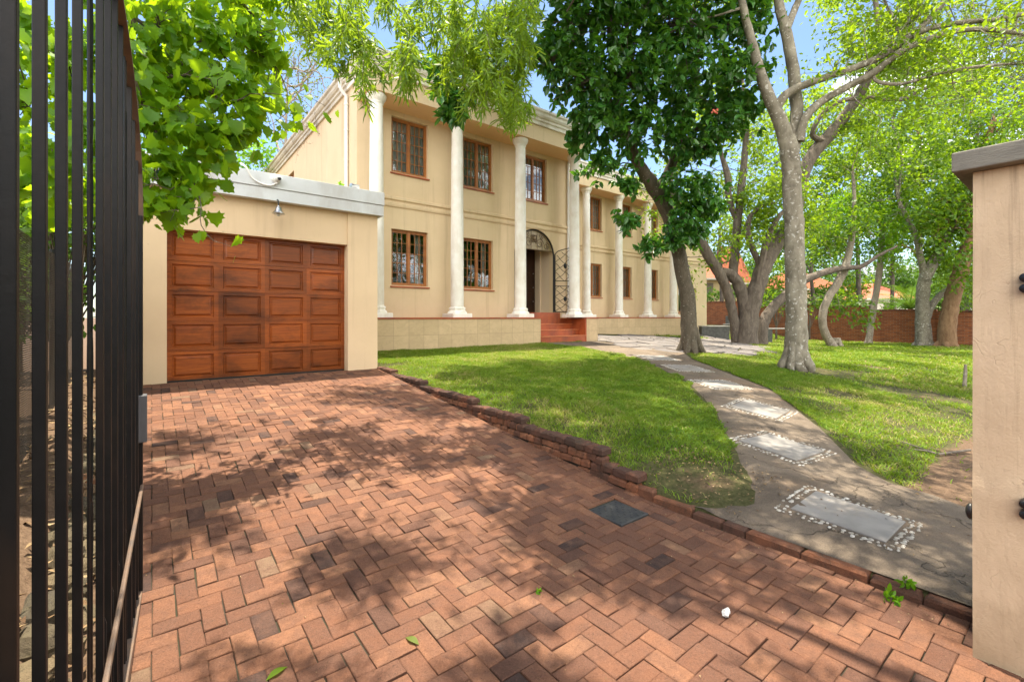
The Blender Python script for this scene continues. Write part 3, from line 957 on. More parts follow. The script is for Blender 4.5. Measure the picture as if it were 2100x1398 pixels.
gv = []
gt = []
for args in (((3.25, 10.5), (1.9, 9.6), 4600, .034, .0040, lambda x, y: (y < 9.5) & (x < 10)),
             ((4, 12), (.6, 7.2), 2600, .036, .0050, lambda x, y: x > 4.2),
             ((11.5, 17), (.2, 9.5), 950, .05, .0095, None),
             ((17, 29), (1.5, 12), 420, .06, .016, None)):
    a, b = scatter(*args); gv.append(a); gt.append(b)
gv = np.concatenate(gv); gt = np.concatenate(gt)
n = len(gv)
b0 = (np.arange(n) * 5)[:, None]
Fg = np.concatenate([b0 + np.array([[0, 1, 2]]), b0 + np.array([[0, 2, 4]]), b0 + np.array([[4, 2, 3]])], 0)
tag(mesh_np('grass', gv.reshape(-1, 3), Fg, M['grass'], None, np.repeat(gt, 5)), 'short mown lawn grass with worn bare patches on both sides of the path', 'grass', kind='stuff')
print('grass blades', n)

# ------------------------------------------------------------------ trees
T_SIMPLE = (np.array([[0, 0, 0], [.35, .24, .05], [.7, .19, .03], [1, 0, -.10], [.7, -.19, .03], [.35, -.24, .05], [.5, 0, -.02]]),
            np.array([[0, 6, 1], [1, 6, 2], [2, 6, 3], [3, 6, 4], [4, 6, 5], [5, 6, 0]]))
T_QUAD = (np.array([[0, 0, 0], [.5, .27, .06], [1, 0, -.05], [.5, -.27, .06]]), np.array([[0, 2, 1], [0, 3, 2]]))
T_NARROW = (np.array([[0, 0, 0], [.3, .065, .02], [.7, .06, -.02], [1, 0, -.14], [.7, -.06, -.02], [.3, -.065, .02]]),
            np.array([[0, 1, 5], [1, 2, 4], [1, 4, 5], [2, 3, 4]]))


def maple():
    pr = [(0, .0), (.02, .16), (-.14, .30), (.08, .34), (.10, .56), (.30, .42), (.46, .52), (.52, .34), (.74, .30), (.80, .14), (1.02, 0)]
    up = [(x, y) for x, y in pr]; lo = [(x, -y) for x, y in pr[1:-1]][::-1]
    out = up + lo
    V = [(.38, 0, 0)] + [(x, y, .10 * abs(y) - .16 * max(0, x - .5)) for x, y in out]
    n = len(out)
    F_ = [(0, 1 + i, 1 + (i + 1) % n) for i in range(n)]
    return np.array(V), np.array(F_)


T_MAPLE = maple()


def norm(v):
    return v / (np.linalg.norm(v, axis=-1, keepdims=True) + 1e-9)


class Tree:
    def __init__(s, seed):
        s.g = np.random.default_rng(seed); s.mb = MB(); s.tp, s.td = [], []
        s.limbs = []

    def limb(s, pts, radii, sides=12, per=4, wob=.04):
        p, r = catmull(pts, radii, per)
        # gentle irregularity so limbs are not mechanical
        p = [q + s.g.normal(0, .045 * rr, 3) * (0 if i in (0,) else 1) for i, (q, rr) in enumerate(zip(p, r))]
        s.mb.tube(p, r, sides, True, wob)
        s.limbs.append((p, r)); return p, r

    def flare(s, base, r, n=7, out=1.9, h=.45, sides=10):
        """root buttresses"""
        a0 = s.g.uniform(0, 6)
        for k in range(n):
            a = a0 + 2 * PI * k / n + s.g.uniform(-.2, .2)
            d = np.array([math.cos(a), math.sin(a), 0])
            q = [base + d * r * .45 + [0, 0, h * 1.3], base + d * r * .8 + [0, 0, h * .55], base + d * r * 1.2 + [0, 0, h * .18], base + d * r * out + [0, 0, -.04]]
            pp, rr = catmull(q, [r * .40, r * .46, r * .40, r * .20], 5)
            s.mb.tube(pp, rr, sides, True, .03)

    def branch(s, p, d, L, r, lev, up=.05, kids=3, wander=.25, tips=3):
        n = 5; pts = [np.array(p, float)]; d = norm(np.array(d, float))
        for i in range(n):
            d = norm(d + s.g.normal(0, wander, 3) + np.array([0, 0, up])); pts.append(pts[-1] + d * L / n)
        s.mb.tube(pts, np.linspace(r, r * .4, n + 1), 6 if r > .025 else (4 if r > .009 else 3), False)
        if lev > 0:
            for k in range(kids):
                f = s.g.uniform(.3, 1) * n if k else n
                i = min(int(f), n - 1); q = pts[i] + (pts[i + 1] - pts[i]) * (f - i)
                nd = norm(norm(pts[i + 1] - pts[i]) * .75 + norm(s.g.normal(0, 1, 3)) * .75)
                s.branch(q, nd, L * s.g.uniform(.5, .75), r * .55, lev - 1, up, kids, wander, tips)
        if lev == 0 or lev == 1:
            for f in np.linspace(.45, 1, tips) if lev == 0 else (.9,):
                q = f * n; i = min(int(q), n - 1)
                s.tp.append(pts[i] + (pts[i + 1] - pts[i]) * (q - i)); s.td.append(norm(pts[i + 1] - pts[i]))

    def sprout(s, limb, n, L, r, lev, t0=.35, up=.05, kids=3, side=1.0, wander=.25, tips=3, fwd=.5):
        pts = limb[0]; m = len(pts) - 1
        for k in range(n):
            f = (t0 + (1 - t0) * (k + s.g.random()) / n) * m if k < n - 1 else m - 1e-6
            i = min(int(f), m - 1); q = pts[i] + (pts[i + 1] - pts[i]) * (f - i)
            tn = norm(pts[i + 1] - pts[i])
            d = norm(tn * fwd + norm(s.g.normal(0, 1, 3)) * side + np.array([0, 0, up * 3]))
            s.branch(q, d, L * s.g.uniform(.6, 1.25), r, lev, up, kids, wander, tips)

    def clump(s, c, R, n, twig_from=None, shell=.45, squash=.85):
        c = np.array(c, float)
        u = norm(s.g.normal(0, 1, (n, 3))) * (shell + (1 - shell) * s.g.random((n, 1)) ** .6) * R
        u *= 1 + .25 * np.sin(u[:, :1] * 5 / R + u[:, 1:2] * 4 / R + s.g.uniform(0, 6))
        u[:, 2] *= squash
        for q in u:
            s.tp.append(c + q); s.td.append(norm(q + np.array([0, 0, .1 * R])))
        a = np.array(twig_from, float) if twig_from is not None else c
        for q in u[::6]:
            m = c + q * .35 + s.g.normal(0, .06 * R, 3)
            s.mb.tube([a, (a + m) / 2 + s.g.normal(0, .08 * R, 3), m, c + q], [.016 * R ** .5, .013 * R ** .5, .01 * R ** .5, .004], 4, False)

    def leaves(s, tmpl, per, size, spread, droop=.3, rosette=False, outward=.6, flat=.6):
        tp = np.array(s.tp); td = np.array(s.td); n = len(tp)
        tp = np.repeat(tp, per, 0); td = np.repeat(td, per, 0); N = len(tp)
        pos = tp + s.g.normal(0, spread, (N, 3))
        rn = norm(s.g.normal(0, 1, (N, 3)))
        if rosette:
            rad = norm(rn - td * np.sum(rn * td, 1, keepdims=True))
            ax = norm(rad + td * .35 + np.array([0, 0, -droop])); pos = tp + s.g.normal(0, spread, (n, 1, 3)).repeat(per, 1).reshape(-1, 3)
        else:
            ax = norm(td * outward + rn * .8 + np.array([0, 0, -droop]))
        upv = np.array([0, 0, 1.0]) * flat + norm(s.g.normal(0, 1, (N, 3))) * (1 - flat * .6)
        nr = norm(upv - ax * np.sum(upv * ax, 1, keepdims=True)); sd = np.cross(nr, ax)
        sz = (size * (.5 + .85 * s.g.random(N)))[:, None, None]
        T, Fc = tmpl
        zc = (1 + 1.1 * s.g.normal(0, 1, N))[:, None, None]
        V = pos[:, None, :] + sz * (T[None, :, 0:1] * ax[:, None, :] + T[None, :, 1:2] * sd[:, None, :] + zc * T[None, :, 2:3] * nr[:, None, :])
        tipt = np.repeat(np.clip(s.g.normal(.45, .2, n), 0, 1), per)
        tn = np.clip(tipt + s.g.normal(0, .24, N), .01, 1)
        F_ = (np.arange(N) * len(T))[:, None, None] + Fc[None]
        return V.reshape(-1, 3), F_.reshape(-1, 3), np.repeat(tn, len(T))

    def finish(s, name, label, bark, leafmat, base, *la, group=None, cat='tree', crown='crown', **kw):
        root = empty(name, base, label, cat, group)
        if s.mb.v: s.mb.build('trunk', bark, root, True)
        V, F_, tn = s.leaves(*la, **kw)
        mesh_np(crown, V, F_, leafmat, root, tn)
        return root


BARK_DARK = m_bark('dark mossy bark', (.07, .058, .042), (.135, .11, .08), (.30, .28, .23), .68, 8, 26)
BARK_PALE = m_bark('smooth pale grey bark', (.125, .108, .08), (.30, .27, .21), (.46, .44, .39), .63, 5, 17, .8, (1, 1, .6))
BARK_GREY = m_bark('rough grey brown bark', (.085, .068, .055), (.18, .145, .115), (.34, .31, .26), .72, 9, 18)
BARK_SLIM = m_bark('slim trunk bark', (.20, .165, .125), (.32, .27, .21), (.45, .42, .37), .64, 8, 20)
BARK_BROWN = m_bark('brown ridged bark', (.15, .085, .045), (.27, .165, .09), (.33, .25, .16), .7, 10, 20, .9)


def base_at(px, py):
    p = on_ground(px, py); return p, depth_of(p)


# --- dark glossy tree in front of the wing
b, t = base_at(1416, 722)
T = Tree(11)
K = .93 * t / F_PX
main = T.limb([b - [0, 0, .15], P(1413, 680, t), P(1411, 620, t), P(1400, 560, t - .1), P(1384, 490, t - .3), P(1364, 425, t - .5), P(1338, 380, t - .8), P(1308, 335, t - 1.1), P(1282, 270, t - 1.6), P(1262, 180, t - 2), P(1250, 60, t - 2.2), P(1255, -80, t - 2.2)],
              [19 * K, 17.5 * K, 16 * K, 15 * K, 15 * K, 15 * K, 15 * K, 11 * K, 9 * K, 7 * K, 5 * K, 2 * K], 14)
T.flare(b, 18 * K, 7, 1.75, .5)
l2 = T.limb([P(1350, 400, t - .7), P(1372, 350, t - .8), P(1392, 300, t - 1), P(1410, 220, t - 1.3), P(1430, 120, t - 1.6), P(1440, -20, t - 1.8)], [11 * K, 10 * K, 9 * K, 7 * K, 5 * K, 2 * K], 10)
l3 = T.limb([P(1283, 272, t - 1.6), P(1230, 210, t - 2), P(1175, 140, t - 2.4), P(1100, 120, t - 2.8), P(1000, 165, t - 3.3), P(935, 190, t - 3.5)], [6 * K, 5 * K, 4 * K, 3 * K, 2 * K, 1.2 * K], 8)
l4 = T.limb([P(1392, 305, t - 1), P(1450, 240, t - 1.2), P(1510, 160, t - 1.3), P(1550, 60, t - 1.4)], [6 * K, 5 * K, 4 * K, 2 * K], 8)
CL = [(1165, 60, 100, 9.6), (1270, 40, 110, 9.8), (1390, 50, 110, 10), (1500, 50, 85, 10.2), (1545, 30, 40, 10.2), (1190, 170, 85, 9.6), (1290, 160, 105, 9.8), (1400, 165, 100, 10), (1500, 160, 70, 10.2), (1130, 120, 55, 9.3),
      (1215, 250, 70, 9.8), (1300, 260, 70, 10), (1395, 270, 70, 10.3), (1480, 240, 70, 10.4), (1530, 220, 36, 10.4), (1190, 285, 32, 9.9), (1440, 300, 45, 10.5),
      (1395, 385, 45, 10.8), (1440, 395, 50, 11), (1400, 450, 42, 11), (1452, 430, 34, 11.1), (1380, 490, 26, 11.2), (1420, 480, 30, 11.2), (1287, 452, 27, 10.2), (1335, 505, 24, 10.6), (1240, 325, 22, 10), (1290, 380, 14, 10.3),
      (928, 205, 42, 8.2), (905, 150, 30, 8.2), (965, 130, 40, 8.4), (930, 232, 22, 8.2),
      (1200, -90, 120, 9.6), (1340, -110, 130, 9.9), (1460, -90, 110, 10.2), (1280, -230, 120, 10), (1400, -260, 120, 10.2)]
for px, py, R, tt in CL:
    r = R * tt / F_PX
    T.clump(P(px, py, tt), r, int(150 * r * r + 16), None, .15)
T.sprout(main, 8, .9, .02, 1, .45)
T.finish('broadleaf_tree', 'leaning tree with dense glossy dark green crown, standing before the house wing', BARK_DARK, LEAF['dark'], b, T_SIMPLE, 8, .175, .04, .45, True, .6, .7)
red = P(1466, 229, 9.5)
mb = MB()
for k in range(7): mb.blob(red + np.array([rnd.uniform(-.05, .05), rnd.uniform(-.05, .05), rnd.uniform(-.03, .03)]), (.03, .02, .025), 6, 4, .3)
mb.build('blossom', M['flower'], [o for o in COL.objects if o.name == 'broadleaf_tree'][0], True)

# --- big pale smooth trunk
b, t = base_at(1632, 757)
T = Tree(12); K = .86 * t / F_PX
tr = T.limb([b - [0, 0, .2], P(1633, 715, t), P(1633, 650, t), P(1631, 560, t), P(1629, 470, t), P(1625, 400, t), P(1621, 330, t), P(1612, 283, t)], [29 * K, 25 * K, 22.5 * K, 21.5 * K, 20.5 * K, 20 * K, 20 * K, 19 * K], 18, 5, .02)
T.flare(b, 25 * K, 9, 1.32, .42)
bL = T.limb([P(1618, 310, t), P(1600, 250, t), P(1580, 205, t), P(1560, 155, t), P(1547, 105, t), P(1530, 40, t), P(1512, -50, t - .1), P(1500, -170, t)], [18 * K, 16 * K, 14 * K, 12 * K, 10.5 * K, 9 * K, 7 * K, 3 * K], 12)
bV = T.limb([P(1622, 320, t + .1), P(1634, 250, t + .2), P(1632, 190, t + .2), P(1624, 130, t + .2), P(1613, 70, t + .2), P(1600, 20, t + .2), P(1585, -60, t + .2), P(1570, -160, t)], [17 * K, 14.5 * K, 14 * K, 13 * K, 12.5 * K, 11 * K, 8 * K, 3 * K], 12)
bV2 = T.limb([P(1613, 62, t + .2), P(1628, 25, t + .2), P(1645, -15, t + .1), P(1680, -90, t)], [9 * K, 8 * K, 7 * K, 3 * K], 10)
R1 = T.limb([P(1592, 228, t), P(1606, 200, t - .05), P(1640, 178, t - .1), P(1690, 160, t - .2), P(1750, 140, t - .3), P(1815, 112, t - .4), P(1875, 70, t - .5), P(1960, 48, t - .6), P(2050, 40, t - .7), P(2140, 20, t - .8)], [10 * K, 10 * K, 9 * K, 8.5 * K, 8 * K, 8 * K, 7 * K, 5.5 * K, 5 * K, 4 * K], 10)
R1b = T.limb([P(1868, 76, t - .5), P(1905, 40, t - .5), P(1935, 5, t - .5), P(1960, -40, t - .4)], [7 * K, 6.5 * K, 6 * K, 4 * K], 9)
R2 = T.limb([P(1640, 290, t), P(1650, 245, t - .05), P(1680, 212, t - .1), P(1730, 182, t - .2), P(1790, 150, t - .4), P(1850, 105, t - .6), P(1930, 72, t - .8), P(2010, 60, t - 1), P(2130, 75, t - 1.2)], [11 * K, 9.5 * K, 9 * K, 8.5 * K, 8 * K, 7 * K, 6 * K, 5 * K, 4 * K], 10)
R3 = T.limb([P(1790, 152, t - .4), P(1800, 168, t - .4), P(1850, 172, t - .6), P(1930, 150, t - .8), P(2020, 135, t - 1), P(2130, 130, t - 1)], [3.5 * K, 4 * K, 3.5 * K, 3 * K, 3 * K, 2 * K], 7)
R4 = T.limb([P(1845, 98, t - .4), P(1843, 70, t - .3), P(1835, 40, t - .2), P(1815, 5, t), P(1800, -60, t)], [4 * K, 4 * K, 3.5 * K, 3 * K, 2 * K], 7)
for lb, n in ((R1, 16), (R2, 14), (R3, 10), (R1b, 6), (R4, 6)): T.sprout(lb, n, 1.0, .012, 2, .35, .03, 3, 1.0, .3, 2)
for lb, n in ((bL, 6), (bV, 6), (bV2, 6)): T.sprout(lb, n, 1.3, .03, 2, .75, .08, 3, .8, .25, 3)
for px_, py_, R_, t_ in ((1520, -190, 80, 10), (1640, -190, 90, 10.5), (1760, -130, 80, 10.5), (1880, -130, 80, 11), (1985, -160, 80, 10), (1700, -310, 100, 12), (1850, -290, 100, 12), (2060, -200, 90, 9), (1950, -330, 110, 11.5)):
    T.clump(P(px_, py_, t_), R_ * t_ / F_PX, 120, None, .1, .6)  # crown clumps added above the frame to shade the right lawn
for gx_, gy_ in ((12.3, 3.4), (13.8, 5.2), (15.2, 3.0), (13.2, 7.0), (16.8, 5.4), (18.2, 3.4), (19.5, 6.0), (16.0, 7.6), (12.0, 5.0), (21.0, 4.2)):
    T.clump(np.array([gx_, gy_, .3]) + SV * max(9.5, .74 * (gx_ * SA + gy_ * CA) + 2.2), T.g.uniform(.55, .85), 130, None, .1, .45)  # unseen clumps added along the sun ray to streak the lawn with shade
T.finish('pale_barked_tree', 'tall tree with thick pale grey trunk and long bare limbs reaching right over the lawn', BARK_PALE, LEAF['yellow'], b, T_QUAD, 6, .11, .09, .2)

# --- multi-stemmed tree by the benches
b, t = base_at(1530, 706)
T = Tree(13); K = .88 * t / F_PX
bB = T.limb([b - [0, 0, .2], P(1532, 680, t), P(1540, 630, t), P(1553, 585, t), P(1570, 540, t), P(1592, 500, t + .1), P(1615, 465, t + .2), P(1637, 410, t + .3), P(1652, 345, t + .3), P(1680, 300, t + .3), P(1712, 265, t + .3), P(1742, 225, t + .3), P(1768, 185, t + .2), P(1790, 130, t), P(1802, 60, t), P(1790, -30, t)],
            [29 * K, 23 * K, 20 * K, 18 * K, 17 * K, 16 * K, 15 * K, 15 * K, 13 * K, 15 * K, 13 * K, 12 * K, 11 * K, 9 * K, 7 * K, 4 * K], 14)
bA = T.limb([P(1512, 700, t + .1), P(1506, 660, t + .1), P(1499, 625, t + .1), P(1489, 590, t), P(1474, 560, t - .1), P(1456, 530, t - .2), P(1436, 495, t - .3), P(1405, 450, t - .4), P(1380, 400, t - .5), P(1372, 330, t - .5)], [13 * K, 11 * K, 10.5 * K, 10.5 * K, 12 * K, 12 * K, 11 * K, 9 * K, 7 * K, 3 * K], 12)
bF = T.limb([P(1530, 655, t + .1), P(1526, 620, t + .1), P(1517, 590, t + .1), P(1502, 565, t), P(1480, 556, t)], [15 * K, 15 * K, 14 * K, 12 * K, 9 * K], 10)
bC = T.limb([P(1502, 568, t + .3), P(1507, 520, t + .4), P(1513, 450, t + .4), P(1521, 380, t + .4), P(1528, 310, t + .4), P(1530, 240, t + .3), P(1522, 160, t + .2)], [11 * K, 10 * K, 9 * K, 8.5 * K, 7 * K, 6 * K, 3 * K], 10)
bD = T.limb([P(1560, 706, t + .6), P(1563, 670, t + .6), P(1578, 640, t + .7), P(1605, 610, t + .8), P(1640, 580, t + 1), P(1680, 562, t + 1.2), P(1725, 550, t + 1.3), P(1765, 547, t + 1.3), P(1800, 525, t + 1.2), P(1840, 505, t + 1)], [17 * K, 14 * K, 12 * K, 11 * K, 10.5 * K, 9 * K, 7.5 * K, 6 * K, 4 * K, 2 * K], 10)
bE = T.limb([P(1558, 570, t), P(1556, 540, t), P(1543, 510, t - .1), P(1535, 480, t - .2), P(1538, 445, t - .2), P(1560, 425, t - .3), P(1590, 415, t - .3)], [8 * K, 7 * K, 7 * K, 6 * K, 5 * K, 4 * K, 2 * K], 8)
bG = T.limb([P(1550, 600, t - .1), P(1560, 550, t - .2), P(1574, 490, t - .2), P(1600, 440, t - .3), P(1635, 420, t)], [8 * K, 8 * K, 7 * K, 5 * K, 3 * K], 8)
bH = T.limb([P(1690, 290, t + .2), P(1668, 280, t), P(1670, 260, t - .2), P(1690, 230, t - .3), P(1725, 208, t - .4), P(1780, 200, t - .5), P(1850, 205, t - .6), P(1900, 180, t - .7), P(1990, 165, t - .8)], [7 * K, 6 * K, 5.5 * K, 5 * K, 5 * K, 4 * K, 3.5 * K, 3 * K, 2 * K], 8)
bI = T.limb([P(1516, 460, t + .4), P(1495, 410, t + .4), P(1492, 360, t + .4), P(1478, 310, t + .3), P(1470, 260, t + .3)], [6 * K, 8 * K, 8 * K, 5 * K, 3 * K], 8)
for lb, n in ((bB, 10), (bH, 10)): T.sprout(lb, n, 1.6, .02, 2, .5, .06, 3, .9, .3, 3)
for lb, n in ((bA, 5), (bC, 9), (bI, 6)): T.sprout(lb, n, 1.4, .02, 2, .45, .05, 3, .9, .3, 3)
for lb, n in ((bE, 6), (bG, 6)): T.sprout(lb, n, 1.0, .014, 2, .4, .05, 3, 1, .3, 3)
T.finish('multistem_tree', 'old grey tree whose several leaning trunks rise from one base by the stone benches', BARK_GREY, LEAF['yellow'], b, T_QUAD, 9, .16, .17, .2)

# --- slender trees on the right lawn


def lawn_tree(name, label, seed, bp, pts, rad, sprouts, bark, leaf, per, size, spread, extra=(), tmpl=T_QUAD, clumps=(), lev=2, L=1.6, dens=60):
    b, t = base_at(*bp)
    T = Tree(seed); K = t / F_PX / math.hypot(1, (bp[0] - 1050) / F_PX)
    mainl = T.limb([b - [0, 0, .15]] + [P(x, y, t + d) for x, y, d in pts], [r * K for r in rad], 12)
    T.flare(b, rad[0] * K * .8, 6, 1.5, .3)
    ls = [mainl]
    for pp, rr in extra: ls.append(T.limb([P(x, y, t + d) for x, y, d in pp], [r * K for r in rr], 9))
    for lb, n in zip(ls, sprouts):
        if n: T.sprout(lb, n, L, .022, lev, .5, .06, 3, .9, .28, 3)
    for px, py, R, dt in clumps:
        r = R * (t + dt) / F_PX
        T.clump(P(px, py, t + dt), r, int(dens * r * r + 10), None, .25)
    return T.finish(name, label, bark, leaf, b, tmpl, per, size, spread, .2)


lawn_tree('crooked_tree', 'slim tree with an S-curved grey trunk in front of the brick boundary wall', 21, (1716, 712),
          [(1700, 698, 0), (1688, 670, 0), (1688, 640, 0), (1700, 608, 0), (1718, 580, 0), (1733, 548, 0), (1745, 500, 0), (1752, 430, 0), (1748, 340, 0)], [12, 10, 9, 9, 9, 9.5, 9, 7, 5, 2], [8], BARK_SLIM, LEAF['mid'], 12, .18, .22)
lawn_tree('lime_tree', 'young straight tree with bright lime green crown in front of the brick boundary wall', 22, (1781, 705),
          [(1787, 660, 0), (1795, 610, 0), (1802, 565, 0), (1807, 520, 0), (1808, 450, 0), (1800, 380, 0)], [8, 7.5, 7.5, 7.5, 7, 6, 4, 2], [0], BARK_SLIM, LEAF['lime'], 12, .13, .13,
          clumps=[(1770, 470, 62, -.3), (1715, 450, 42, -.3), (1805, 455, 52, 0), (1845, 440, 36, 0), (1790, 515, 40, -.2), (1735, 510, 36, -.2), (1690, 500, 26, -.2), (1780, 415, 40, 0), (1830, 500, 30, 0), (1725, 410, 25, 0)], dens=55)
lawn_tree('forked_tree', 'pale grey tree forking into a wide Y before the brick boundary wall', 23, (1895, 710),
          [(1893, 660, 0), (1892, 615, 0), (1895, 580, 0), (1905, 553, 0), (1925, 520, 0), (1942, 488, 0), (1960, 450, 0), (1985, 400, 0), (2000, 320, 0), (2010, 220, 0)], [21, 17, 15, 15, 14, 11, 10.5, 10, 8, 5, 2], [9, 7, 4, 6], BARK_PALE, LEAF['mid'], 13, .19, .25,
          [([(1898, 565, 0), (1888, 530, 0), (1880, 490, 0), (1862, 450, 0), (1840, 400, 0), (1835, 320, 0)], [9, 8, 7.5, 6, 4, 2]),
           ([(1898, 660, 0), (1908, 630, 0), (1925, 608, .1), (1950, 590, .2), (1990, 575, .3)], [9, 9, 8, 7, 3]),
           ([(1840, 400, 0), (1850, 330, 0), (1830, 250, 0), (1860, 180, 0)], [4, 3.5, 3, 2])])
lawn_tree('ridged_tree', 'thick brown ridged trunk leaning right beside the cream gate pillar', 24, (1940, 712),
          [(1942, 670, 0), (1950, 625, 0), (1960, 585, 0), (1972, 548, 0), (1985, 500, 0), (1992, 430, 0), (2010, 340, 0), (2040, 240, 0)], [24, 20, 19, 18.5, 18, 15, 13, 9, 5], [14], BARK_BROWN, LEAF['mid'], 13, .2, .25,
          clumps=[(1975, 560, 30, -1), (1965, 520, 26, -1), (1985, 470, 40, 0), (1950, 410, 45, 0), (2000, 340, 50, 0), (2040, 260, 55, 0), (1990, 230, 45, 0)], dens=25)

# --- trees beyond the boundary wall and behind the house


def far_tree(name, label, px, t, hpx, seed, leaf, bark, crown, per, size, spread, r0=.16, group='trees beyond the boundary wall', lim=5, L=2.2, lean=0):
    x, y = (CAM + t * ray(px, 650))[:2]
    z = float(ground_z(x, y))
    b = np.array([x, y, z]); T = Tree(seed)
    top = (650 - hpx) / F_PX * t + 1.5
    H = top - z
    tr = T.limb([b - [0, 0, .2], b + [0.1 * H * lean, 0, .25 * H], b + [.15 * lean * H - .1, .1, .5 * H], b + [.25 * lean * H, 0, .8 * H]], [r0, r0 * .8, r0 * .5, r0 * .08], 9)
    T.sprout(tr, lim, L, r0 * .35, 2, .35, .06, 3, .9, .25, 3)
    for (cx, cy, R) in crown:
        r = R * t / F_PX
        T.clump(P(cx, cy, t + T.g.uniform(-1, 1)), r, int(per[0] * 2.6 * r * r + 10), None, .1)
    return T.finish(name, label, bark, leaf, b, T_QUAD, per[1], size, spread, .2, group=group)


far_tree('garden_tree', 'leafy tree behind the brick wall, seen between the forked grey trunks', 1480, 31, 330, 31, LEAF['mid'], BARK_GREY, [(1470, 420, 50), (1520, 380, 55), (1560, 450, 55), (1500, 470, 40), (1455, 480, 30)], (6, 7), .26, .3)
far_tree('garden_tree', 'yellow green tree beyond the wall filling the gap behind the thick pale trunk', 1620, 33, 200, 32, LEAF['yellow'], BARK_GREY, [(1600, 330, 70), (1660, 300, 70), (1570, 390, 60), (1680, 400, 70), (1640, 460, 60), (1590, 250, 50), (1590, 500, 45), (1540, 280, 45)], (7, 7), .28, .35)
far_tree('garden_tree', 'tall yellow green tree beyond the wall above the lime green crown', 1760, 30, 150, 33, LEAF['yellow'], BARK_GREY, [(1730, 350, 70), (1790, 300, 70), (1760, 240, 60), (1830, 380, 60), (1700, 280, 50), (1720, 430, 55)], (7, 7), .26, .32)
far_tree('garden_tree', 'broad green tree beyond the wall behind the cycad', 1890, 31, 180, 34, LEAF['mid'], BARK_BROWN, [(1880, 330, 70), (1940, 380, 70), (1900, 430, 60), (1850, 450, 50), (1960, 300, 70), (1890, 250, 60), (1960, 460, 50), (1830, 300, 60), (1990, 400, 50), (1860, 370, 55)], (7, 7), .27, .33)
far_tree('garden_tree', 'feathery tree beyond the wall above the gate pillar cap', 2060, 27, 60, 35, LEAF['olive'], BARK_SLIM, [(1900, 60, 80), (1980, 60, 80), (2060, 60, 90), (1850, 150, 70), (1920, 140, 70), (2100, 150, 70), (1790, 110, 60), (2020, 240, 80), (2080, 180, 80), (2000, 150, 60), (2060, 280, 60), (1960, 200, 60), (2090, 80, 70), (2120, 250, 60)], (9, 7), .20, .3)
far_tree('garden_tree', 'big fresh green tree beyond the wall filling the sky between lime crown and forked trunk', 1830, 36, 120, 39, LEAF['mid'], BARK_GREY, [(1800, 200, 70), (1850, 260, 70), (1740, 330, 70), (1900, 330, 70), (1800, 420, 70), (1870, 470, 60), (1940, 230, 70), (1680, 470, 60), (1620, 540, 50), (1960, 520, 50)], (7, 8), .30, .35)
far_tree('garden_tree', 'dark slim tree beyond the wall right of the thick pale trunk', 1668, 29, 420, 36, LEAF['hedge'], BARK_DARK, [(1665, 490, 30), (1680, 450, 35), (1655, 530, 22)], (9, 7), .22, .25)
for i_, (px_, t_, top_, desc) in enumerate(((1470, 52, 500, 'behind the orange gable'), (1540, 58, 520, 'left of the pale trunk'), (1640, 55, 510, 'right of the pale trunk'), (1720, 60, 520, 'behind the S-curved trunk'), (1830, 58, 515, 'left of the forked trunk'), (1900, 62, 520, 'behind the cycad'), (1970, 55, 500, 'next to the pillar'))):
    far_tree('distant_tree', 'far hazy green tree low over the roofs ' + desc, px_, t_, top_, 400 + i_, LEAF['hedge'], BARK_DARK, [(px_ - 28, 575, 32), (px_ + 25, 570, 34), (px_, 545, 36), (px_ - 15, 600, 34), (px_ + 40, 600, 30), (px_ + 10, 610, 30)], (5, 7), .38, .4, .2, 'far trees over the roofs', 3, 2.0)
b_ = far_tree('bare_limbed_tree', 'thin sparse tree with tangled branches rising behind the left side of the house', 590, 27, 10, 37, LEAF['olive'], BARK_SLIM, [(560, 120, 40), (640, 60, 50), (520, 200, 35), (600, 220, 30), (680, 30, 40), (480, 100, 60), (540, 30, 50)], (9, 5), .17, .25, .2, None, 14, 3.0)
far_tree('bushy_tree', 'bright green bushy tree behind the garage roof', 480, 17, 300, 38, LEAF['lime'], BARK_SLIM, [(470, 320, 45), (520, 325, 40), (550, 310, 30), (430, 330, 40), (500, 290, 25), (380, 330, 45), (330, 320, 40)], (16, 8), .17, .17, .12, None, 4, 1.0)

# --- lobed-leaf tree over the gate (trunk stands left of the fence)
T = Tree(41)
b = np.array([-2.6, 3.4, float(ground_z(-2.6, 3.4))])
tr = T.limb([b - [0, 0, .2], b + [.05, .05, 1.2], b + [.1, .1, 2.2], b + [.3, .3, 3.4], b + [.6, .4, 4.6], b + [1.0, .6, 5.6]], [.17, .14, .13, .11, .08, .03], 12)
la = T.limb([b + [.4, .35, 3.9], P(180, -140, 3.3), P(280, 40, 3.5), P(400, 85, 3.8), P(500, 95, 4.0)], [.05, .025, .016, .012, .006], 8)
lb2 = T.limb([b + [.5, .4, 4.2], P(230, -170, 3.3), P(310, -30, 3.6), P(360, 110, 3.7), P(420, 180, 3.8), P(470, 215, 3.9)], [.045, .02, .018, .014, .010, .005], 8)
lc = T.limb([b + [.3, .3, 3.4], P(190, -90, 3.2), P(270, 150, 3.4), P(330, 290, 3.6), P(390, 350, 3.8)], [.04, .02, .016, .012, .005], 8)
ld = T.limb([b + [.6, .4, 4.6], P(260, -220, 3.5), P(380, -80, 3.8), P(480, -10, 4.1), P(540, 60, 4.3)], [.06, .045, .03, .018, .006], 8)
for lb in (la, lb2, lc, ld): T.sprout(lb, 7, .55, .008, 1, .35, -.02, 3, 1, .3, 2)
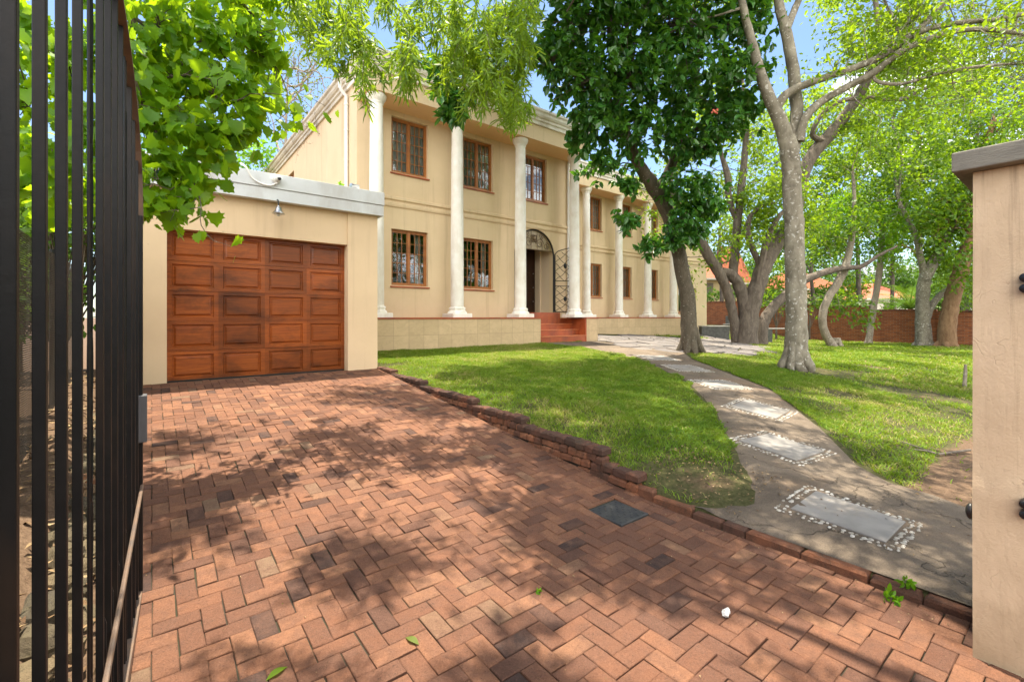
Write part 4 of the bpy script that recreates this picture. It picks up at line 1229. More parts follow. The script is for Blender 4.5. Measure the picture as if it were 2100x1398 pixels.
for px, py, R, tt in [(330, 60, 60, 3.6), (430, 70, 60, 3.8), (520, 70, 45, 4.1), (545, 110, 30, 4.2), (360, 160, 60, 3.7), (460, 170, 60, 3.9), (520, 190, 38, 4.1), (310, 240, 55, 3.5), (400, 260, 55, 3.7), (470, 270, 40, 3.9), (510, 250, 30, 4.0),
                      (330, 340, 45, 3.6), (400, 350, 35, 3.7), (345, 410, 30, 3.6), (310, 420, 26, 3.5), (385, 405, 24, 3.7), (240, 100, 70, 3.4), (140, 120, 70, 3.3), (60, 200, 70, 3.3), (180, 260, 60, 3.3), (100, 330, 50, 3.3), (40, 360, 50, 3.6), (150, 380, 45, 3.6), (90, 420, 40, 4.2), (220, 400, 45, 4.0), (30, 280, 50, 3.8), (60, 60, 60, 3.3),
                      (420, -50, 60, 3.9), (300, -60, 60, 3.7), (530, -20, 50, 4.2), (180, -60, 60, 3.5), (250, 330, 40, 3.4), (440, 315, 26, 3.8), (270, 420, 30, 3.4)]:
    r = R * tt / F_PX
    T.clump(P(px, py, tt), r, int(900 * r * r + 9), None, .15)
T.finish('lobed_leaf_tree', 'tree with large bright green lobed leaves hanging over the gate and garage corner', BARK_DARK, LEAF['plane'], b, T_MAPLE, 2, .102, .06, .75, outward=.4, flat=.35)

# --- narrow-leaved street tree whose boughs hang over the driveway (trunk stands behind the viewpoint)
T = Tree(42)
b = np.array([1.2, -3.4, 0.0])
tr = T.limb([b - [0, 0, .2], b + [0, .1, 1.5], b + [.05, .3, 3.2], b + [.1, .8, 4.8], b + [.2, 1.6, 6.2], b + [.4, 2.8, 7.2]], [.27, .22, .19, .16, .12, .08], 12)
m1 = T.limb([b + [.2, 1.6, 6.2], (2.3, -.2, 6.8), (3.3, 1.2, 6.9), (3.5, 2.6, 6.7), (3.2, 4.0, 6.2), (3.4, 5.3, 5.4)], [.10, .07, .045, .03, .02, .01], 9)
m2 = T.limb([b + [.1, .8, 4.8], (2.6, -.6, 6.3), (3.6, 1.2, 6.8), (4.2, 3.0, 6.3), (4.6, 4.6, 5.8)], [.09, .06, .04, .025, .01], 9)
m3 = T.limb([b + [.2, 1.6, 6.2], (2.6, .3, 7.1), (2.7, 2.0, 7.3), (2.2, 3.4, 7.0), (2.6, 4.9, 6.4)], [.08, .05, .035, .022, .01], 9)


def sprays(T, px, py, tt, R, n, hang=.35):
    for k in range(n):
        a = P(px + T.g.normal(0, R * .5), py + T.g.normal(0, R * .5), tt + T.g.normal(0, .35))
        d = norm(np.array([T.g.normal(0, .5), T.g.normal(0, .5), -1.0])); L = hang * T.g.uniform(.5, 1.2)
        pts = [a, a + d * L * .4 + [T.g.normal(0, .02), T.g.normal(0, .02), 0], a + d * L]
        T.mb.tube(pts, [.004, .003, .002], 3, False)
        for f in np.linspace(.1, 1, 6):
            T.tp.append(a + d * L * f); T.td.append(norm(d + T.g.normal(0, .35, 3)))


for px, py, R, n, tt in [(640, 30, 50, 16, 5.2), (700, 60, 50, 18, 5.2), (740, 110, 40, 14, 5.2), (735, 150, 26, 9, 5.2), (690, 10, 60, 16, 5.3), (790, 5, 50, 14, 5.2), (830, 110, 28, 12, 5.1), (825, 140, 22, 9, 5.1), (815, 60, 26, 8, 5.1), (870, 0, 40, 9, 5.2),
                         (930, 40, 50, 20, 5.3), (950, 110, 55, 26, 5.3), (1000, 60, 60, 28, 5.4), (1040, 130, 55, 30, 5.4), (990, 170, 50, 26, 5.4), (1050, 200, 40, 22, 5.5), (1020, 215, 35, 14, 5.5), (1060, 60, 45, 20, 5.5), (1090, 20, 40, 12, 5.5), (905, 60, 30, 8, 5.3), (640, 100, 30, 6, 5.4), (600, 15, 40, 8, 5.4)]:
    sprays(T, px, py - 28, tt, R, int(n * .85))
# unseen leaf clumps added overhead, each set sunward of a patch to shade
SHADE = [(2.2, 6.3, .5), (2.8, 6.0, .6), (.2, 5.3, .45), (2.9, 5.2, .6),
         (.2, 3.6, .4), (1.0, 2.7, .45), (2.4, 2.4, .75), (3.0, 2.5, .75), (3.1, 3.1, .6),
         (2.1, 2.05, .45), (2.8, 2.0, .6), (3.4, 1.7, .65), (3.8, 1.0, .7), (4.4, 1.9, .7), (1.2, 1.5, .35), (.25, 1.9, .4), (2.4, 1.6, .45), (2.8, 1.15, .35), (3.9, 2.9, .75), (4.5, 3.6, .8), (5.2, 2.7, .8),
         (4.2, 4.5, .8), (5.2, 4.4, .9), (6.2, 4.6, .9), (6.2, 3.4, .8), (4.3, 5.5, .8), (5.3, 5.6, .9), (6.3, 5.7, .9), (7.3, 4.6, .8), (4.4, 6.5, .6), (5.6, 6.6, .7), (3.6, .3, .6), (4.6, .6, .65), (5.6, 1.5, .7), (7.2, 2.6, .7), (8.2, 3.4, .7), (2.0, .55, .35), (.6, .8, .35), (1.2, .95, .3), (5.0, -.3, .6), (6.3, .5, .6)]
for gx_, gy_, R in SHADE:
    h = T.g.uniform(6.3, 7.6)
    c = np.array([gx_, gy_, 0.2]) + SV / SV[2] * h
    if (650 - (c[2] - 1.5) / max(.1, depth_of(c)) * F_PX) > -150 and depth_of(c) > 0:
        c = np.array([gx_, gy_, 0.2]) + SV / SV[2] * (h + max(1.2, .72 * depth_of(c) + 2.0 - c[2] + R))
    T.clump(c, R * 1.08, int(235 * R * R / .3), None, .05, .55)
T.finish('narrow_leaf_tree', 'overhanging tree with drooping sprays of narrow yellow green leaves above the driveway', BARK_DARK, LEAF['narrow'], b, T_NARROW, 7, .135, .02, .35, outward=.5, flat=.3)

# ------------------------------------------------------------------ the villa


def wall_holes(mb, x0, x1, z0, z1, y, holes, thick, back=True):
    xs = sorted({x0, x1} | {h[0] for h in holes} | {h[1] for h in holes}); zs = sorted({z0, z1} | {h[2] for h in holes} | {h[3] for h in holes})
    for a, b in zip(xs[:-1], xs[1:]):
        for c, d in zip(zs[:-1], zs[1:]):
            if any(h[0] <= a + 1e-6 and b <= h[1] + 1e-6 and h[2] <= c + 1e-6 and d <= h[3] + 1e-6 for h in holes): continue
            mb.quad((a, y, c), (b, y, c), (b, y, d), (a, y, d))
            if back: mb.quad((b, y + thick, c), (a, y + thick, c), (a, y + thick, d), (b, y + thick, d))
    for a, b, c, d in holes:
        mb.quad((a, y, c), (a, y, d), (a, y + thick, d), (a, y + thick, c)); mb.quad((b, y, d), (b, y, c), (b, y + thick, c), (b, y + thick, d))
        mb.quad((a, y, d), (b, y, d), (b, y + thick, d), (a, y + thick, d)); mb.quad((b, y, c), (a, y, c), (a, y + thick, c), (b, y + thick, c))


def make_window(parent, w, h, rows, cols, curtain, loc):
    """origin at bottom centre, front face of the frame at y=0, looking along +y"""
    base = world_loc(parent)
    fr = MB(); d = .06
    f = .05
    fr.box((-w / 2, 0, 0), (-w / 2 + f, d, h)); fr.box((w / 2 - f, 0, 0), (w / 2, d, h))
    fr.box((-w / 2 + f, 0, h - f), (w / 2 - f, d, h)); fr.box((-w / 2 + f, 0, 0), (w / 2 - f, d, f))
    fr.box((-.028, -.006, f), (.028, d, h - f))
    sash = MB()
    for s in (-1, 1):
        a, b = (-w / 2 + f, -.028) if s < 0 else (.028, w / 2 - f)
        q = .022
        sash.box((a, .010, f), (a + q, .045, h - f)); sash.box((b - q, .010, f), (b, .045, h - f))
        sash.box((a + q, .010, h - f - q), (b - q, .045, h - f)); sash.box((a + q, .010, f), (b - q, .045, f + q))
        for i in range(1, cols):
            x = a + q + (b - a - 2 * q) * i / cols; sash.box((x - .007, .016, f + q), (x + .007, .040, h - f - q))
        for j in range(1, rows):
            z = f + q + (h - 2 * f - 2 * q) * j / rows; sash.box((a + q, .018, z - .007), (b - q, .038, z + .007))
    gl = MB(); gl.quad((-w / 2 + f, .028, f), (w / 2 - f, .028, f), (w / 2 - f, .028, h - f), (-w / 2 + f, .028, h - f))
    sl = MB(); sl.add([(-w / 2 - .03, -.13, -.022), (w / 2 + .03, -.13, -.022), (w / 2 + .03, .0, -.004), (-w / 2 - .03, .0, -.004), (-w / 2 - .03, -.13, -.05), (w / 2 + .03, -.13, -.05), (w / 2 + .03, .0, -.05), (-w / 2 - .03, .0, -.05)],
                      [(0, 1, 2, 3), (4, 7, 6, 5), (0, 4, 5, 1), (1, 5, 6, 2), (2, 6, 7, 3), (3, 7, 4, 0)])
    for m in (fr, sash, gl, sl): m.v = [(x + base[0] + loc[0], y + base[1] + loc[1], z + base[2] + loc[2]) for x, y, z in m.v]
    L = np.array(loc)
    win = fr.build('window', M['winwood'], parent, origin=L)
    sash.build('sash', M['winwood'], win); gl.build('pane', M['glass'], win); sl.build('sill', M['redtile'], win)
    if curtain:
        cu = MB(); n = 90
        xs = np.linspace(-w / 2 + .02, w / 2 - .02, n)
        yy = (.085 if curtain == 'full' else .2) + .022 * np.sin(xs * 70) + .012 * np.sin(xs * 31 + 1)
        for i in range(n - 1):
            if curtain == 'half' and xs[i] < w * .26: continue
            cu.quad((xs[i], yy[i], .02), (xs[i + 1], yy[i + 1], .02), (xs[i + 1], yy[i + 1], h - .02), (xs[i], yy[i], h - .02))
        cu.v = [(x + base[0] + loc[0], y + base[1] + loc[1], z + base[2] + loc[2]) for x, y, z in cu.v]
        cu.build('curtain', M['curtain'], win)
    return win


VX0, VX1, VYF, VYB = 3.66, 10.42, 9.6, 10.35
FLOOR = 1.49
SOFF = 6.42
villa = empty('villa', (7.0, 10.4, .75), 'large two-storey cream plastered house with white columns, parapet cornice and arched entrance', 'house')
WINX = [4.97, 6.98, 9.0]
UP = (4.97, 6.30); LO = (2.26, 3.61); WW = .97
holes = [(x - WW / 2, x + WW / 2, UP[0], UP[1]) for x in WINX] + [(x - WW / 2, x + WW / 2, LO[0], LO[1]) for x in WINX[:2]]
AX, AR, ASP = 9.02, .80, 3.33
holes.append((AX - AR, AX + AR, FLOOR + .15, ASP + AR))
mb = MB()
wall_holes(mb, VX0, VX1, .3, 7.0, VYB, holes, .24)
# spandrels round the arch
n = 20
for s in (-1, 1):
    for k in range(n):
        a0, a1 = PI / 2 * k / n, PI / 2 * (k + 1) / n
        p = [(AX + s * AR * math.cos(a), ASP + AR * math.sin(a)) for a in (a0, a1)]
        for y in (VYB, VYB + .24):
            mb.quad((p[0][0], y, p[0][1]), (AX + s * AR, y, p[0][1]), (AX + s * AR, y, p[1][1]), (p[1][0], y, p[1][1]))
        mb.quad((p[0][0], VYB, p[0][1]), (p[1][0], VYB, p[1][1]), (p[1][0], VYB + .24, p[1][1]), (p[0][0], VYB + .24, p[0][1]))
# side and back walls
SWIN = (16.2, 17.2, 5.0, 6.3)
zs = [.3, SWIN[2], SWIN[3], 7.0]; ysd = [VYB, SWIN[0], SWIN[1], 21.2]
for i in range(3):
    for j in range(3):
        if i == 1 and j == 1: continue
        mb.quad((VX0, ysd[i], zs[j]), (VX0, ysd[i], zs[j + 1]), (VX0, ysd[i + 1], zs[j + 1]), (VX0, ysd[i + 1], zs[j]))
for q in (SWIN[0], SWIN[1]): mb.quad((VX0, q, SWIN[2]), (VX0 + .2, q, SWIN[2]), (VX0 + .2, q, SWIN[3]), (VX0, q, SWIN[3]))
mb.quad((VX0, SWIN[0], SWIN[2]), (VX0 + .2, SWIN[0], SWIN[2]), (VX0 + .2, SWIN[1], SWIN[2]), (VX0, SWIN[1], SWIN[2]))
mb.quad((VX0, SWIN[0], SWIN[3]), (VX0, SWIN[1], SWIN[3]), (VX0 + .2, SWIN[1], SWIN[3]), (VX0 + .2, SWIN[0], SWIN[3]))
mb.quad((VX1, VYB, .3), (VX1, 21.2, .3), (VX1, 21.2, 7.0), (VX1, VYB, 7.0))
mb.quad((VX1, 21.2, .3), (VX0, 21.2, .3), (VX0, 21.2, 7.0), (VX1, 21.2, 7.0))
mb.build('wall', M['wall'], villa)
mb = MB()   # thin render joints on the side wall
for y in (12.6,): mb.box((VX0 - .004, y, 3.6), (VX0 + .002, y + .012, SOFF)); 
mb.build('wall_joint', M['gutter'], villa)
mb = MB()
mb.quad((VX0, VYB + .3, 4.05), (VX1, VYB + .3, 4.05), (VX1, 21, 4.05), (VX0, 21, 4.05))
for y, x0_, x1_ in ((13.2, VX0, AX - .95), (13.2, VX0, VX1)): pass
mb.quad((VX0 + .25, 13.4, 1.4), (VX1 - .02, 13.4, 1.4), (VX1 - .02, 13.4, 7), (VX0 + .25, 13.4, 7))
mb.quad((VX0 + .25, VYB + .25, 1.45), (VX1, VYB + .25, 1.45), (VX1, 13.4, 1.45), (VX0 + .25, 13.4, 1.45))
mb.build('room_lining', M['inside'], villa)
# entablature, soffit, cornice on the main block
mb = MB()
EX0, EX1 = VX0, 10.5
mb.sweep([(EX0, VYB), (EX0, VYF), (EX1, VYF), (EX1, VYB + .1)], [(0, SOFF), (0, 6.86)])
mb.f = [f for f in mb.f if len(f) == 4]
mb.quad((EX0 + .26, VYF + .26, SOFF), (EX0 + .26, VYB, SOFF), (EX0 + .26, VYB, 6.86), (EX0 + .26, VYF + .26, 6.86))
mb.build('entablature', M['wall'], villa)
mb = MB(); mb.quad((EX0, VYF, SOFF + .002), (EX0, VYB, SOFF + .002), (EX1, VYB, SOFF + .002), (EX1, VYF, SOFF + .002)); mb.build('soffit', M['soffit'], villa)
COR = [(0, 6.84), (.05, 6.84), (.05, 6.93), (.085, 6.95), (.085, 7.01), (.12, 7.03), (.15, 7.08), (.15, 7.15), (.19, 7.18), (.19, 7.24), (0, 7.26), (-.3, 7.26)]
mb = MB(); mb.sweep([(EX0, 10.9), (EX0, VYF), (EX1, VYF), (EX1, 13.0)], COR); mb.build('cornice', M['cornice'], villa)
mb = MB(); mb.sweep([(EX0, 21.2), (EX0, 10.9)], COR); mb.build('side_cornice', M['gutter'], villa)
mb = MB(); mb.box((VX0 + .01, VYF + .05, 7.0), (VX1, 21.1, 7.2)); mb.build('roof', M['concrete'], villa)
# string courses
STR = [(0, 4.13), (.025, 4.13), (.04, 4.17), (.04, 4.22), (.02, 4.235), (.02, 4.27), (.06, 4.30), (.06, 4.36), (0, 4.385)]
mb = MB(); mb.sweep([(VX0, 11.0), (VX0, VYB), (VX1, VYB)], STR); mb.build('string_course', M['wall'], villa)
# plinth
PLF = 9.52
mb = MB()
for a, b in ((VX0 - .28, 8.5), (10.33, 10.86)):
    mb.box((a, PLF, .3), (b, VYB - .002, 1.452))
mb.build('plinth', M['tile'], villa)
mb = MB()
for a, b in ((VX0 - .29, 8.495), (10.335, 10.87)):
    mb.box((a, PLF - .02, 1.4525), (b, VYB - .003, FLOOR))
mb.build('plinth_coping', M['redtile'], villa)
# entrance steps
mb = MB(); tr_ = MB()
ris = (FLOOR + .15 - .79) / 5
for k in range(4):
    y0_ = 9.5 + k * .28
    mb.box((8.502, y0_, .5), (10.328, y0_ + .3 if k < 3 else VYB - .002, .79 + ris * (k + 1) - .022))
    tr_.box((8.503, y0_ - .018, .79 + ris * (k + 1) - .0215), (10.327, (y0_ + .281) if k < 3 else VYB - .004, .79 + ris * (k + 1)))
mb.box((AX - AR - .04, VYB - .16, .5), (AX + AR + .08, VYB + .26, FLOOR + .148))
mb.box((10.28, 9.49, .5), (10.329, VYB - .005, FLOOR - .04))
st_ = mb.build('entrance_step', M['redtile'], villa, bevel=.006)
tr_.build('step_tread', M['tread'], st_, bevel=.005)
# entrance recess
mb = MB(); RB = 11.32
x0_, x1_ = AX - AR, AX + AR
mb.quad((x1_, VYB + .24, 1.64), (x1_, RB, 1.64), (x1_, RB, 4.2), (x1_, VYB + .24, 4.2))
mb.quad((x0_, VYB + .24, 1.64), (x0_, VYB + .24, 4.2), (x0_, RB, 4.2), (x0_, RB, 1.64))
mb.quad((x0_, VYB + .24, 4.2), (x1_, VYB + .24, 4.2), (x1_, RB, 4.2), (x0_, RB, 4.2))
mb.quad((x0_, RB, 1.64), (x0_, RB, 4.2), (x1_, RB, 4.2), (x1_, RB, 1.64))
mb.box((x1_ - .05, 10.98, 1.64), (x1_ - .002, 11.06, 4.19))
mb.quad((x0_, VYB + .24, 1.637), (x1_, VYB + .24, 1.637), (x1_, RB, 1.637), (x0_, RB, 1.637))
mb.build('entrance_recess', M['hall'], villa)
mb = MB()
mb.box((x0_ + .05, RB - .07, 1.642), (x1_ - .03, RB - .01, 3.7))
for j in range(3):
    for i in range(2):
        mb.cbox((0, 0, 0), (.001, .001, .001), .0001)
        mb.v = mb.v[:-12]; mb.f = mb.f[:-9]; mb.t = mb.t[:-12]
        xa = x0_ + .16 + i * .70; za = 1.78 + j * .64
        mb.box((xa, RB - .085, za), (xa + .56, RB - .069, za + .5))
door = mb.build('front_door', M['darkdoor'], villa, bevel=.008)
for z in (2.0, 2.45, 2.9):
    mb = MB(); mb.blob((x1_ - .12, RB - .09, z), (.018, .03, .018), 8, 6, 0); mb.build('knob', M['steel'], door, True)
# arch trim and transom grille
mb = MB()
pts = [(AX + (AR - .02) * math.cos(a), VYB + .03, ASP + (AR - .02) * math.sin(a)) for a in np.linspace(0, PI, 28)]
mb.tube([(AX + AR - .02, VYB + .03, 1.65)] + pts + [(AX - AR + .02, VYB + .03, 1.65)], .022, 6)
gate_frame = mb.build('arch_frame', M['iron'], villa, True)
mb = MB(); zt = 3.52
mb.tube([(AX - AR + .03, VYB + .04, zt), (AX + AR - .03, VYB + .04, zt)], .014, 6)


def scroll(mb, c, r0, turns, a0, y, rad=.009, sgn=1):
    pts = []
    for k in range(int(22 * turns)):
        f = k / (22 * turns); a = a0 + sgn * 2 * PI * turns * f; r = r0 * (1 - .8 * f)
        pts.append((c[0] + r * math.cos(a), y, c[1] + r * math.sin(a)))
    mb.tube(pts, rad, 5)


for s in (-1, 1):
    scroll(mb, (AX + s * .22, 3.72), .15, 1.6, 0 if s > 0 else PI, VYB + .04, .010, s)
    scroll(mb, (AX + s * .48, 3.66), .12, 1.5, PI / 2, VYB + .04, .009, -s)
    scroll(mb, (AX + s * .30, 3.94), .10, 1.5, PI / 2, VYB + .04, .009, s)
    for k in range(3): mb.tube([(AX + s * (.12 + .2 * k), VYB + .045, zt), (AX + s * (.12 + .2 * k), VYB + .045, ASP + math.sqrt(max(.001, (AR - .03) ** 2 - (.12 + .2 * k) ** 2)))], .007, 5)
mb.lathe((0, 0, 0), [(.001, 0), (.001, .001)], 3)
mb.v = mb.v[:-6]; mb.f = mb.f[:-5]; mb.t = mb.t[:-6]
for a in range(4):
    th = PI / 4 + a * PI / 2; th2 = th + PI / 2
    mb.tube([(AX + .13 * math.cos(th), VYB + .03, 3.86 + .13 * math.sin(th)), (AX + .13 * math.cos(th2), VYB + .03, 3.86 + .13 * math.sin(th2))], .014, 5)
mb.blob((AX, VYB + .03, 3.86), (.075, .02, .075), 8, 6, 0)
mb.build('transom_grille', M['bronze'], villa, True)
mb = MB(); mb.quad(*[(AX + (AR - .04) * math.cos(a), VYB + .07, ASP + (AR - .04) * math.sin(a)) for a in np.linspace(.25, PI - .25, 24)])
mb.build('transom_panel', m_noisy('amber obscured glass', (.26, .19, .09), (.34, .26, .13), 8, .35, .4, 30), villa)
# open security gate leaf
mb = MB()
g0, g1 = np.array([AX + AR - .01, VYB - .02]), np.array([10.40, VYB - .30])
glen = np.linalg.norm(g1 - g0)


def gp(u, z, o=0.0):
    q = g0 + (g1 - g0) * u / glen; return (q[0], q[1] + o, z)


gz0 = 1.66
gtop = lambda u: 3.44 + .24 * math.sqrt(min(1, u / glen))
mb.tube([gp(0, gz0), gp(0, gtop(0))], .02, 6); mb.tube([gp(glen, gz0), gp(glen, gtop(glen))], .026, 6)
mb.tube([gp(0, gz0), gp(glen, gz0)], .014, 6); mb.tube([gp(u, gtop(u)) for u in np.linspace(0, glen, 10)], .014, 6)
for z in (2.46, 2.62): mb.tube([gp(0, z), gp(glen, z)], .011, 5)
sec = mb.build('security_gate', M['iron'], villa, True)
mb = MB()
for zlo, zhi in ((gz0, 2.46), (2.62, 3.58)):
    H = zhi - zlo; nrow = 3.5
    for k in range(-3, 6):
        for s in (-1, 1):
            pts = []
            for u in np.linspace(0, glen, 13):
                z = zlo + (k + s * (u / glen) * 2) * H / 3.5 + .02 * math.sin(u / glen * 4 * PI)
                if zlo - .001 <= z <= min(zhi, gtop(u)): pts.append(gp(u, z))
            if len(pts) > 1: mb.tube(pts, .0075, 4)
mb.build('lattice', M['iron'], sec, True)
for zc in (2.06, 3.08):
    mb = MB(); c = gp(glen / 2, zc)
    for k in range(8):
        a = 2 * PI * k / 8; mb.blob((c[0] + .045 * math.cos(a), c[1] - .012, c[2] + .045 * math.sin(a)), (.032, .014, .032), 6, 5, 0)
    mb.blob((c[0], c[1] - .02, c[2]), (.04, .02, .04), 8, 6, 0)
    mb.build('rosette', M['iron'], sec, True)
mb = MB(); c = gp(glen - .05, 2.54); mb.box((c[0] - .05, c[1] - .03, c[2] - .06), (c[0] + .04, c[1] + .03, c[2] + .06)); mb.build('lock', M['iron'], sec)
# columns
CY = 9.85


def column_parts(parent, x, y):
    z0, z1 = FLOOR, SOFF
    h = z1 - z0
    sh = MB()
    prof = [(.165, .26), (.163, .3)] + [(.163 - .025 * (f ** 1.6), .3 + (h - .52) * f) for f in np.linspace(.05, 1, 12)] + [(.155, h - .2), (.158, h - .185), (.14, h - .17)]
    sh.lathe((x, y, z0), prof, 36)
    c = sh.build('column', M['column'], parent, True, origin=np.array([x, y, z0]) - world_loc(parent))
    b = MB(); b.cbox((x - .27, y - .27, z0 + .001), (x + .27, y + .27, z0 + .10), .012)
    b.v = [((px_ - x) * (1 if pz < z0 + .05 else 1) + x, py_, pz) for px_, py_, pz in b.v]
    b.lathe((x, y, z0), [(.25, .10), (.245, .13), (.215, .165), (.20, .175), (.205, .20), (.215, .22), (.20, .25), (.167, .262), (.165, .28)], 8)
    b.build('column_base', M['column'], c)
    k = MB()
    k.lathe((x, y, z0), [(.14, h - .175), (.165, h - .15), (.19, h - .12), (.205, h - .09), (.20, h - .075), (.215, h - .06), (.22, h - .03), (.21, h - .002)], 36)
    k.build('capital', M['column'], c, True)
    return c


col0 = column_parts(villa, 3.92, CY)
for x in (6.0, 8.04, 10.17):
    copy_tree(col0, villa, tuple(np.array([x, CY, FLOOR]) - world_loc(villa)))
WCY = 12.02
WYF, WYB = 11.8, 12.5
for x in (13.06, 15.0, 16.96, 18.9):
    copy_tree(col0, villa, tuple(np.array([x, WCY, FLOOR]) - world_loc(villa)))
# windows of the main block
rel = lambda x, y, z: tuple(np.array([x, y, z]) - world_loc(villa))
up0 = make_window(villa, WW, UP[1] - UP[0], 5, 3, 'full', rel(WINX[0], VYB + .09, UP[0]))
lo0 = make_window(villa, WW, LO[1] - LO[0], 5, 3, 'half', rel(WINX[0], VYB + .09, LO[0]))
for x in WINX[1:]: copy_tree(up0, villa, rel(x, VYB + .09, UP[0]))
copy_tree(lo0, villa, rel(WINX[1], VYB + .09, LO[0]))
# side window (one small sash seen very obliquely)
sw = MB()
for a, b in (((VX0 + .10, 16.2, 5.0), (VX0 + .15, 16.26, 6.3)), ((VX0 + .10, 17.14, 5.0), (VX0 + .15, 17.2, 6.3)), ((VX0 + .10, 16.26, 6.24), (VX0 + .15, 17.14, 6.3)), ((VX0 + .10, 16.26, 5.0), (VX0 + .15, 17.14, 5.06)), ((VX0 + .09, 16.67, 5.06), (VX0 + .15, 16.73, 6.24))): sw.box(a, b)
swo = sw.build('window', M['winwood'], villa)
gl = MB(); gl.quad((VX0 + .125, 16.26, 5.06), (VX0 + .125, 17.14, 5.06), (VX0 + .125, 17.14, 6.24), (VX0 + .125, 16.26, 6.24)); gl.build('pane', M['glass'], swo)
# downpipes
def pipe(pts, r, brackets):
    m = MB(); m.tube(pts, r, 10)
    for z in brackets: m.tube([(pts[-1][0], pts[-1][1], z - .015), (pts[-1][0], pts[-1][1], z + .015)], r * 1.25, 10)
    return m.build('downpipe', M['pvc'], villa, True)


pipe([(VX0 - .2, 10.9, 6.98), (VX0 - .2, 10.9, 6.86), (VX0 - .17, 10.9, 6.80), (VX0 - .06, 10.9, 6.7), (VX0 - .055, 10.9, 6.55), (VX0 - .055, 10.9, 3.6)], .042, (6.5, 5.9, 5.2, 4.5, 3.9))
pipe([(10.36, VYB - .05, 6.4), (10.36, VYB - .05, 1.5)], .035, (6.0, 4.5, 3.0))

# --- wing
WX0, WX1 = VX1 - .05, 19.35
mb = MB()
wwx = [14.02, 15.98, 17.93]; Z0 = .05
holes = [(x - WW / 2, x + WW / 2, UP[0] + Z0, UP[1] + Z0) for x in wwx] + [(x - WW / 2, x + WW / 2, LO[0] + Z0, LO[1] + Z0) for x in wwx]
wall_holes(mb, WX0, WX1, .3, 7.0, WYB, holes, .24)
mb.quad((WX1, WYB, 4), (WX1, 18, 4), (WX1, 18, 7), (WX1, WYB, 7)); mb.quad((WX1, 18, .3), (WX0, 18, .3), (WX0, 18, 7), (WX1, 18, 7))
EW1 = 22.72
hl = (20.1, 21.7, 1.72, 2.95)
wall_holes(mb, WX1, EW1, .3, 4.40, WYB, [hl], .24)
curve = [(19.75 + 2.97 * math.sin(a), 4.40 + .95 * math.cos(a)) for a in np.linspace(0, PI / 2, 18)]
pr = [(WX1, 4.4), (WX1, 5.35)] + curve
mb.quad(*[(x, WYB, z) for x, z in [(WX1, 4.4)] + curve[::-1] + [(WX1, 5.35)]])
for a, b in zip([(WX1, 5.35)] + curve[:-1], curve): mb.quad((a[0], WYB, a[1]), (b[0], WYB, b[1]), (b[0], 17, b[1]), (a[0], 17, a[1]))
mb.quad((EW1, WYB, .3), (EW1, 17, .3), (EW1, 17, 4.4), (EW1, WYB, 4.4))
mb.build('wing_wall', M['wall'], villa)
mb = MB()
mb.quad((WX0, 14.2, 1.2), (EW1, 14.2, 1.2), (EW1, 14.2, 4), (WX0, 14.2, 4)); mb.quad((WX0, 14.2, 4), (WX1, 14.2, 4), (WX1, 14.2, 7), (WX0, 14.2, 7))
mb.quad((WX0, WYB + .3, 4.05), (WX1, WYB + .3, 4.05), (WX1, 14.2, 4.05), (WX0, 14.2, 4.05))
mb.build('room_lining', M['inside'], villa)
WE1 = 19.5
mb = MB(); mb.sweep([(EX1 - .02, WYF), (WE1, WYF), (WE1, WYB + .5)], [(0, SOFF), (0, 6.86)]); mb.f = [f for f in mb.f if len(f) == 4]; mb.build('entablature', M['wall'], villa)
mb = MB(); mb.quad((EX1, WYF, SOFF + .002), (EX1, WYB, SOFF + .002), (WE1, WYB, SOFF + .002), (WE1, WYF, SOFF + .002)); mb.build('soffit', M['soffit'], villa)
mb = MB(); mb.sweep([(EX1 + .01, WYF), (WE1, WYF), (WE1, 17)], COR); mb.build('cornice', M['cornice'], villa)
mb = MB(); mb.box((EX1, WYF + .06, 7.0), (WE1 - .05, 17.9, 7.2)); mb.build('roof', M['concrete'], villa)
mb = MB(); mb.sweep([(VX1 + .002, WYB), (EW1, WYB), (EW1, 14)], STR); mb.build('string_course', M['wall'], villa)
WPF = 11.72
mb = MB(); mb.box((10.861, WPF, .3), (19.25, WYB - .002, 1.452)); mb.build('plinth', M['tile'], villa)
mb = MB(); mb.box((10.88, WPF - .02, 1.4525), (19.27, WYB - .003, FLOOR)); mb.build('plinth_coping', M['redtile'], villa)
for x in wwx:
    copy_tree(up0, villa, rel(x, WYB + .09, UP[0] + Z0)); copy_tree(lo0, villa, rel(x, WYB + .09, LO[0] + Z0))
make_window(villa, 1.6, 1.23, 1, 1, None, rel(20.9, WYB + .09, 1.72))
mb = MB(); c = np.array([20.75, WYB - .1, 3.98])
mb.tube([(c[0], WYB, c[2]), (c[0], c[1], c[2] + .02)], .015, 6); mb.lathe((c[0], c[1] - .03, c[2] - .02), [(.075, -.02), (.06, .06), (.02, .10)], 12); mb.build('wall_lamp', M['black'], villa)

# small dry creeper hanging from the side gutter
T = Tree(61)
for k in range(9):
    p = np.array([VX0 - .12, 13.6 + T.g.uniform(-.7, .6), 6.86]); T.branch(p, (-.3, -.9 + T.g.normal(0, .4), -.5), T.g.uniform(.5, .9), .006, 1, -.03, 3, .4, 1)
T.finish('dry_weed', 'dry brown tangled weed hanging from the side gutter of the house', M['twig'], M['litter'], (VX0 - .12, 13.6, 6.86), T_QUAD, 1, .05, .02, .2, cat='weed', crown='leaves')

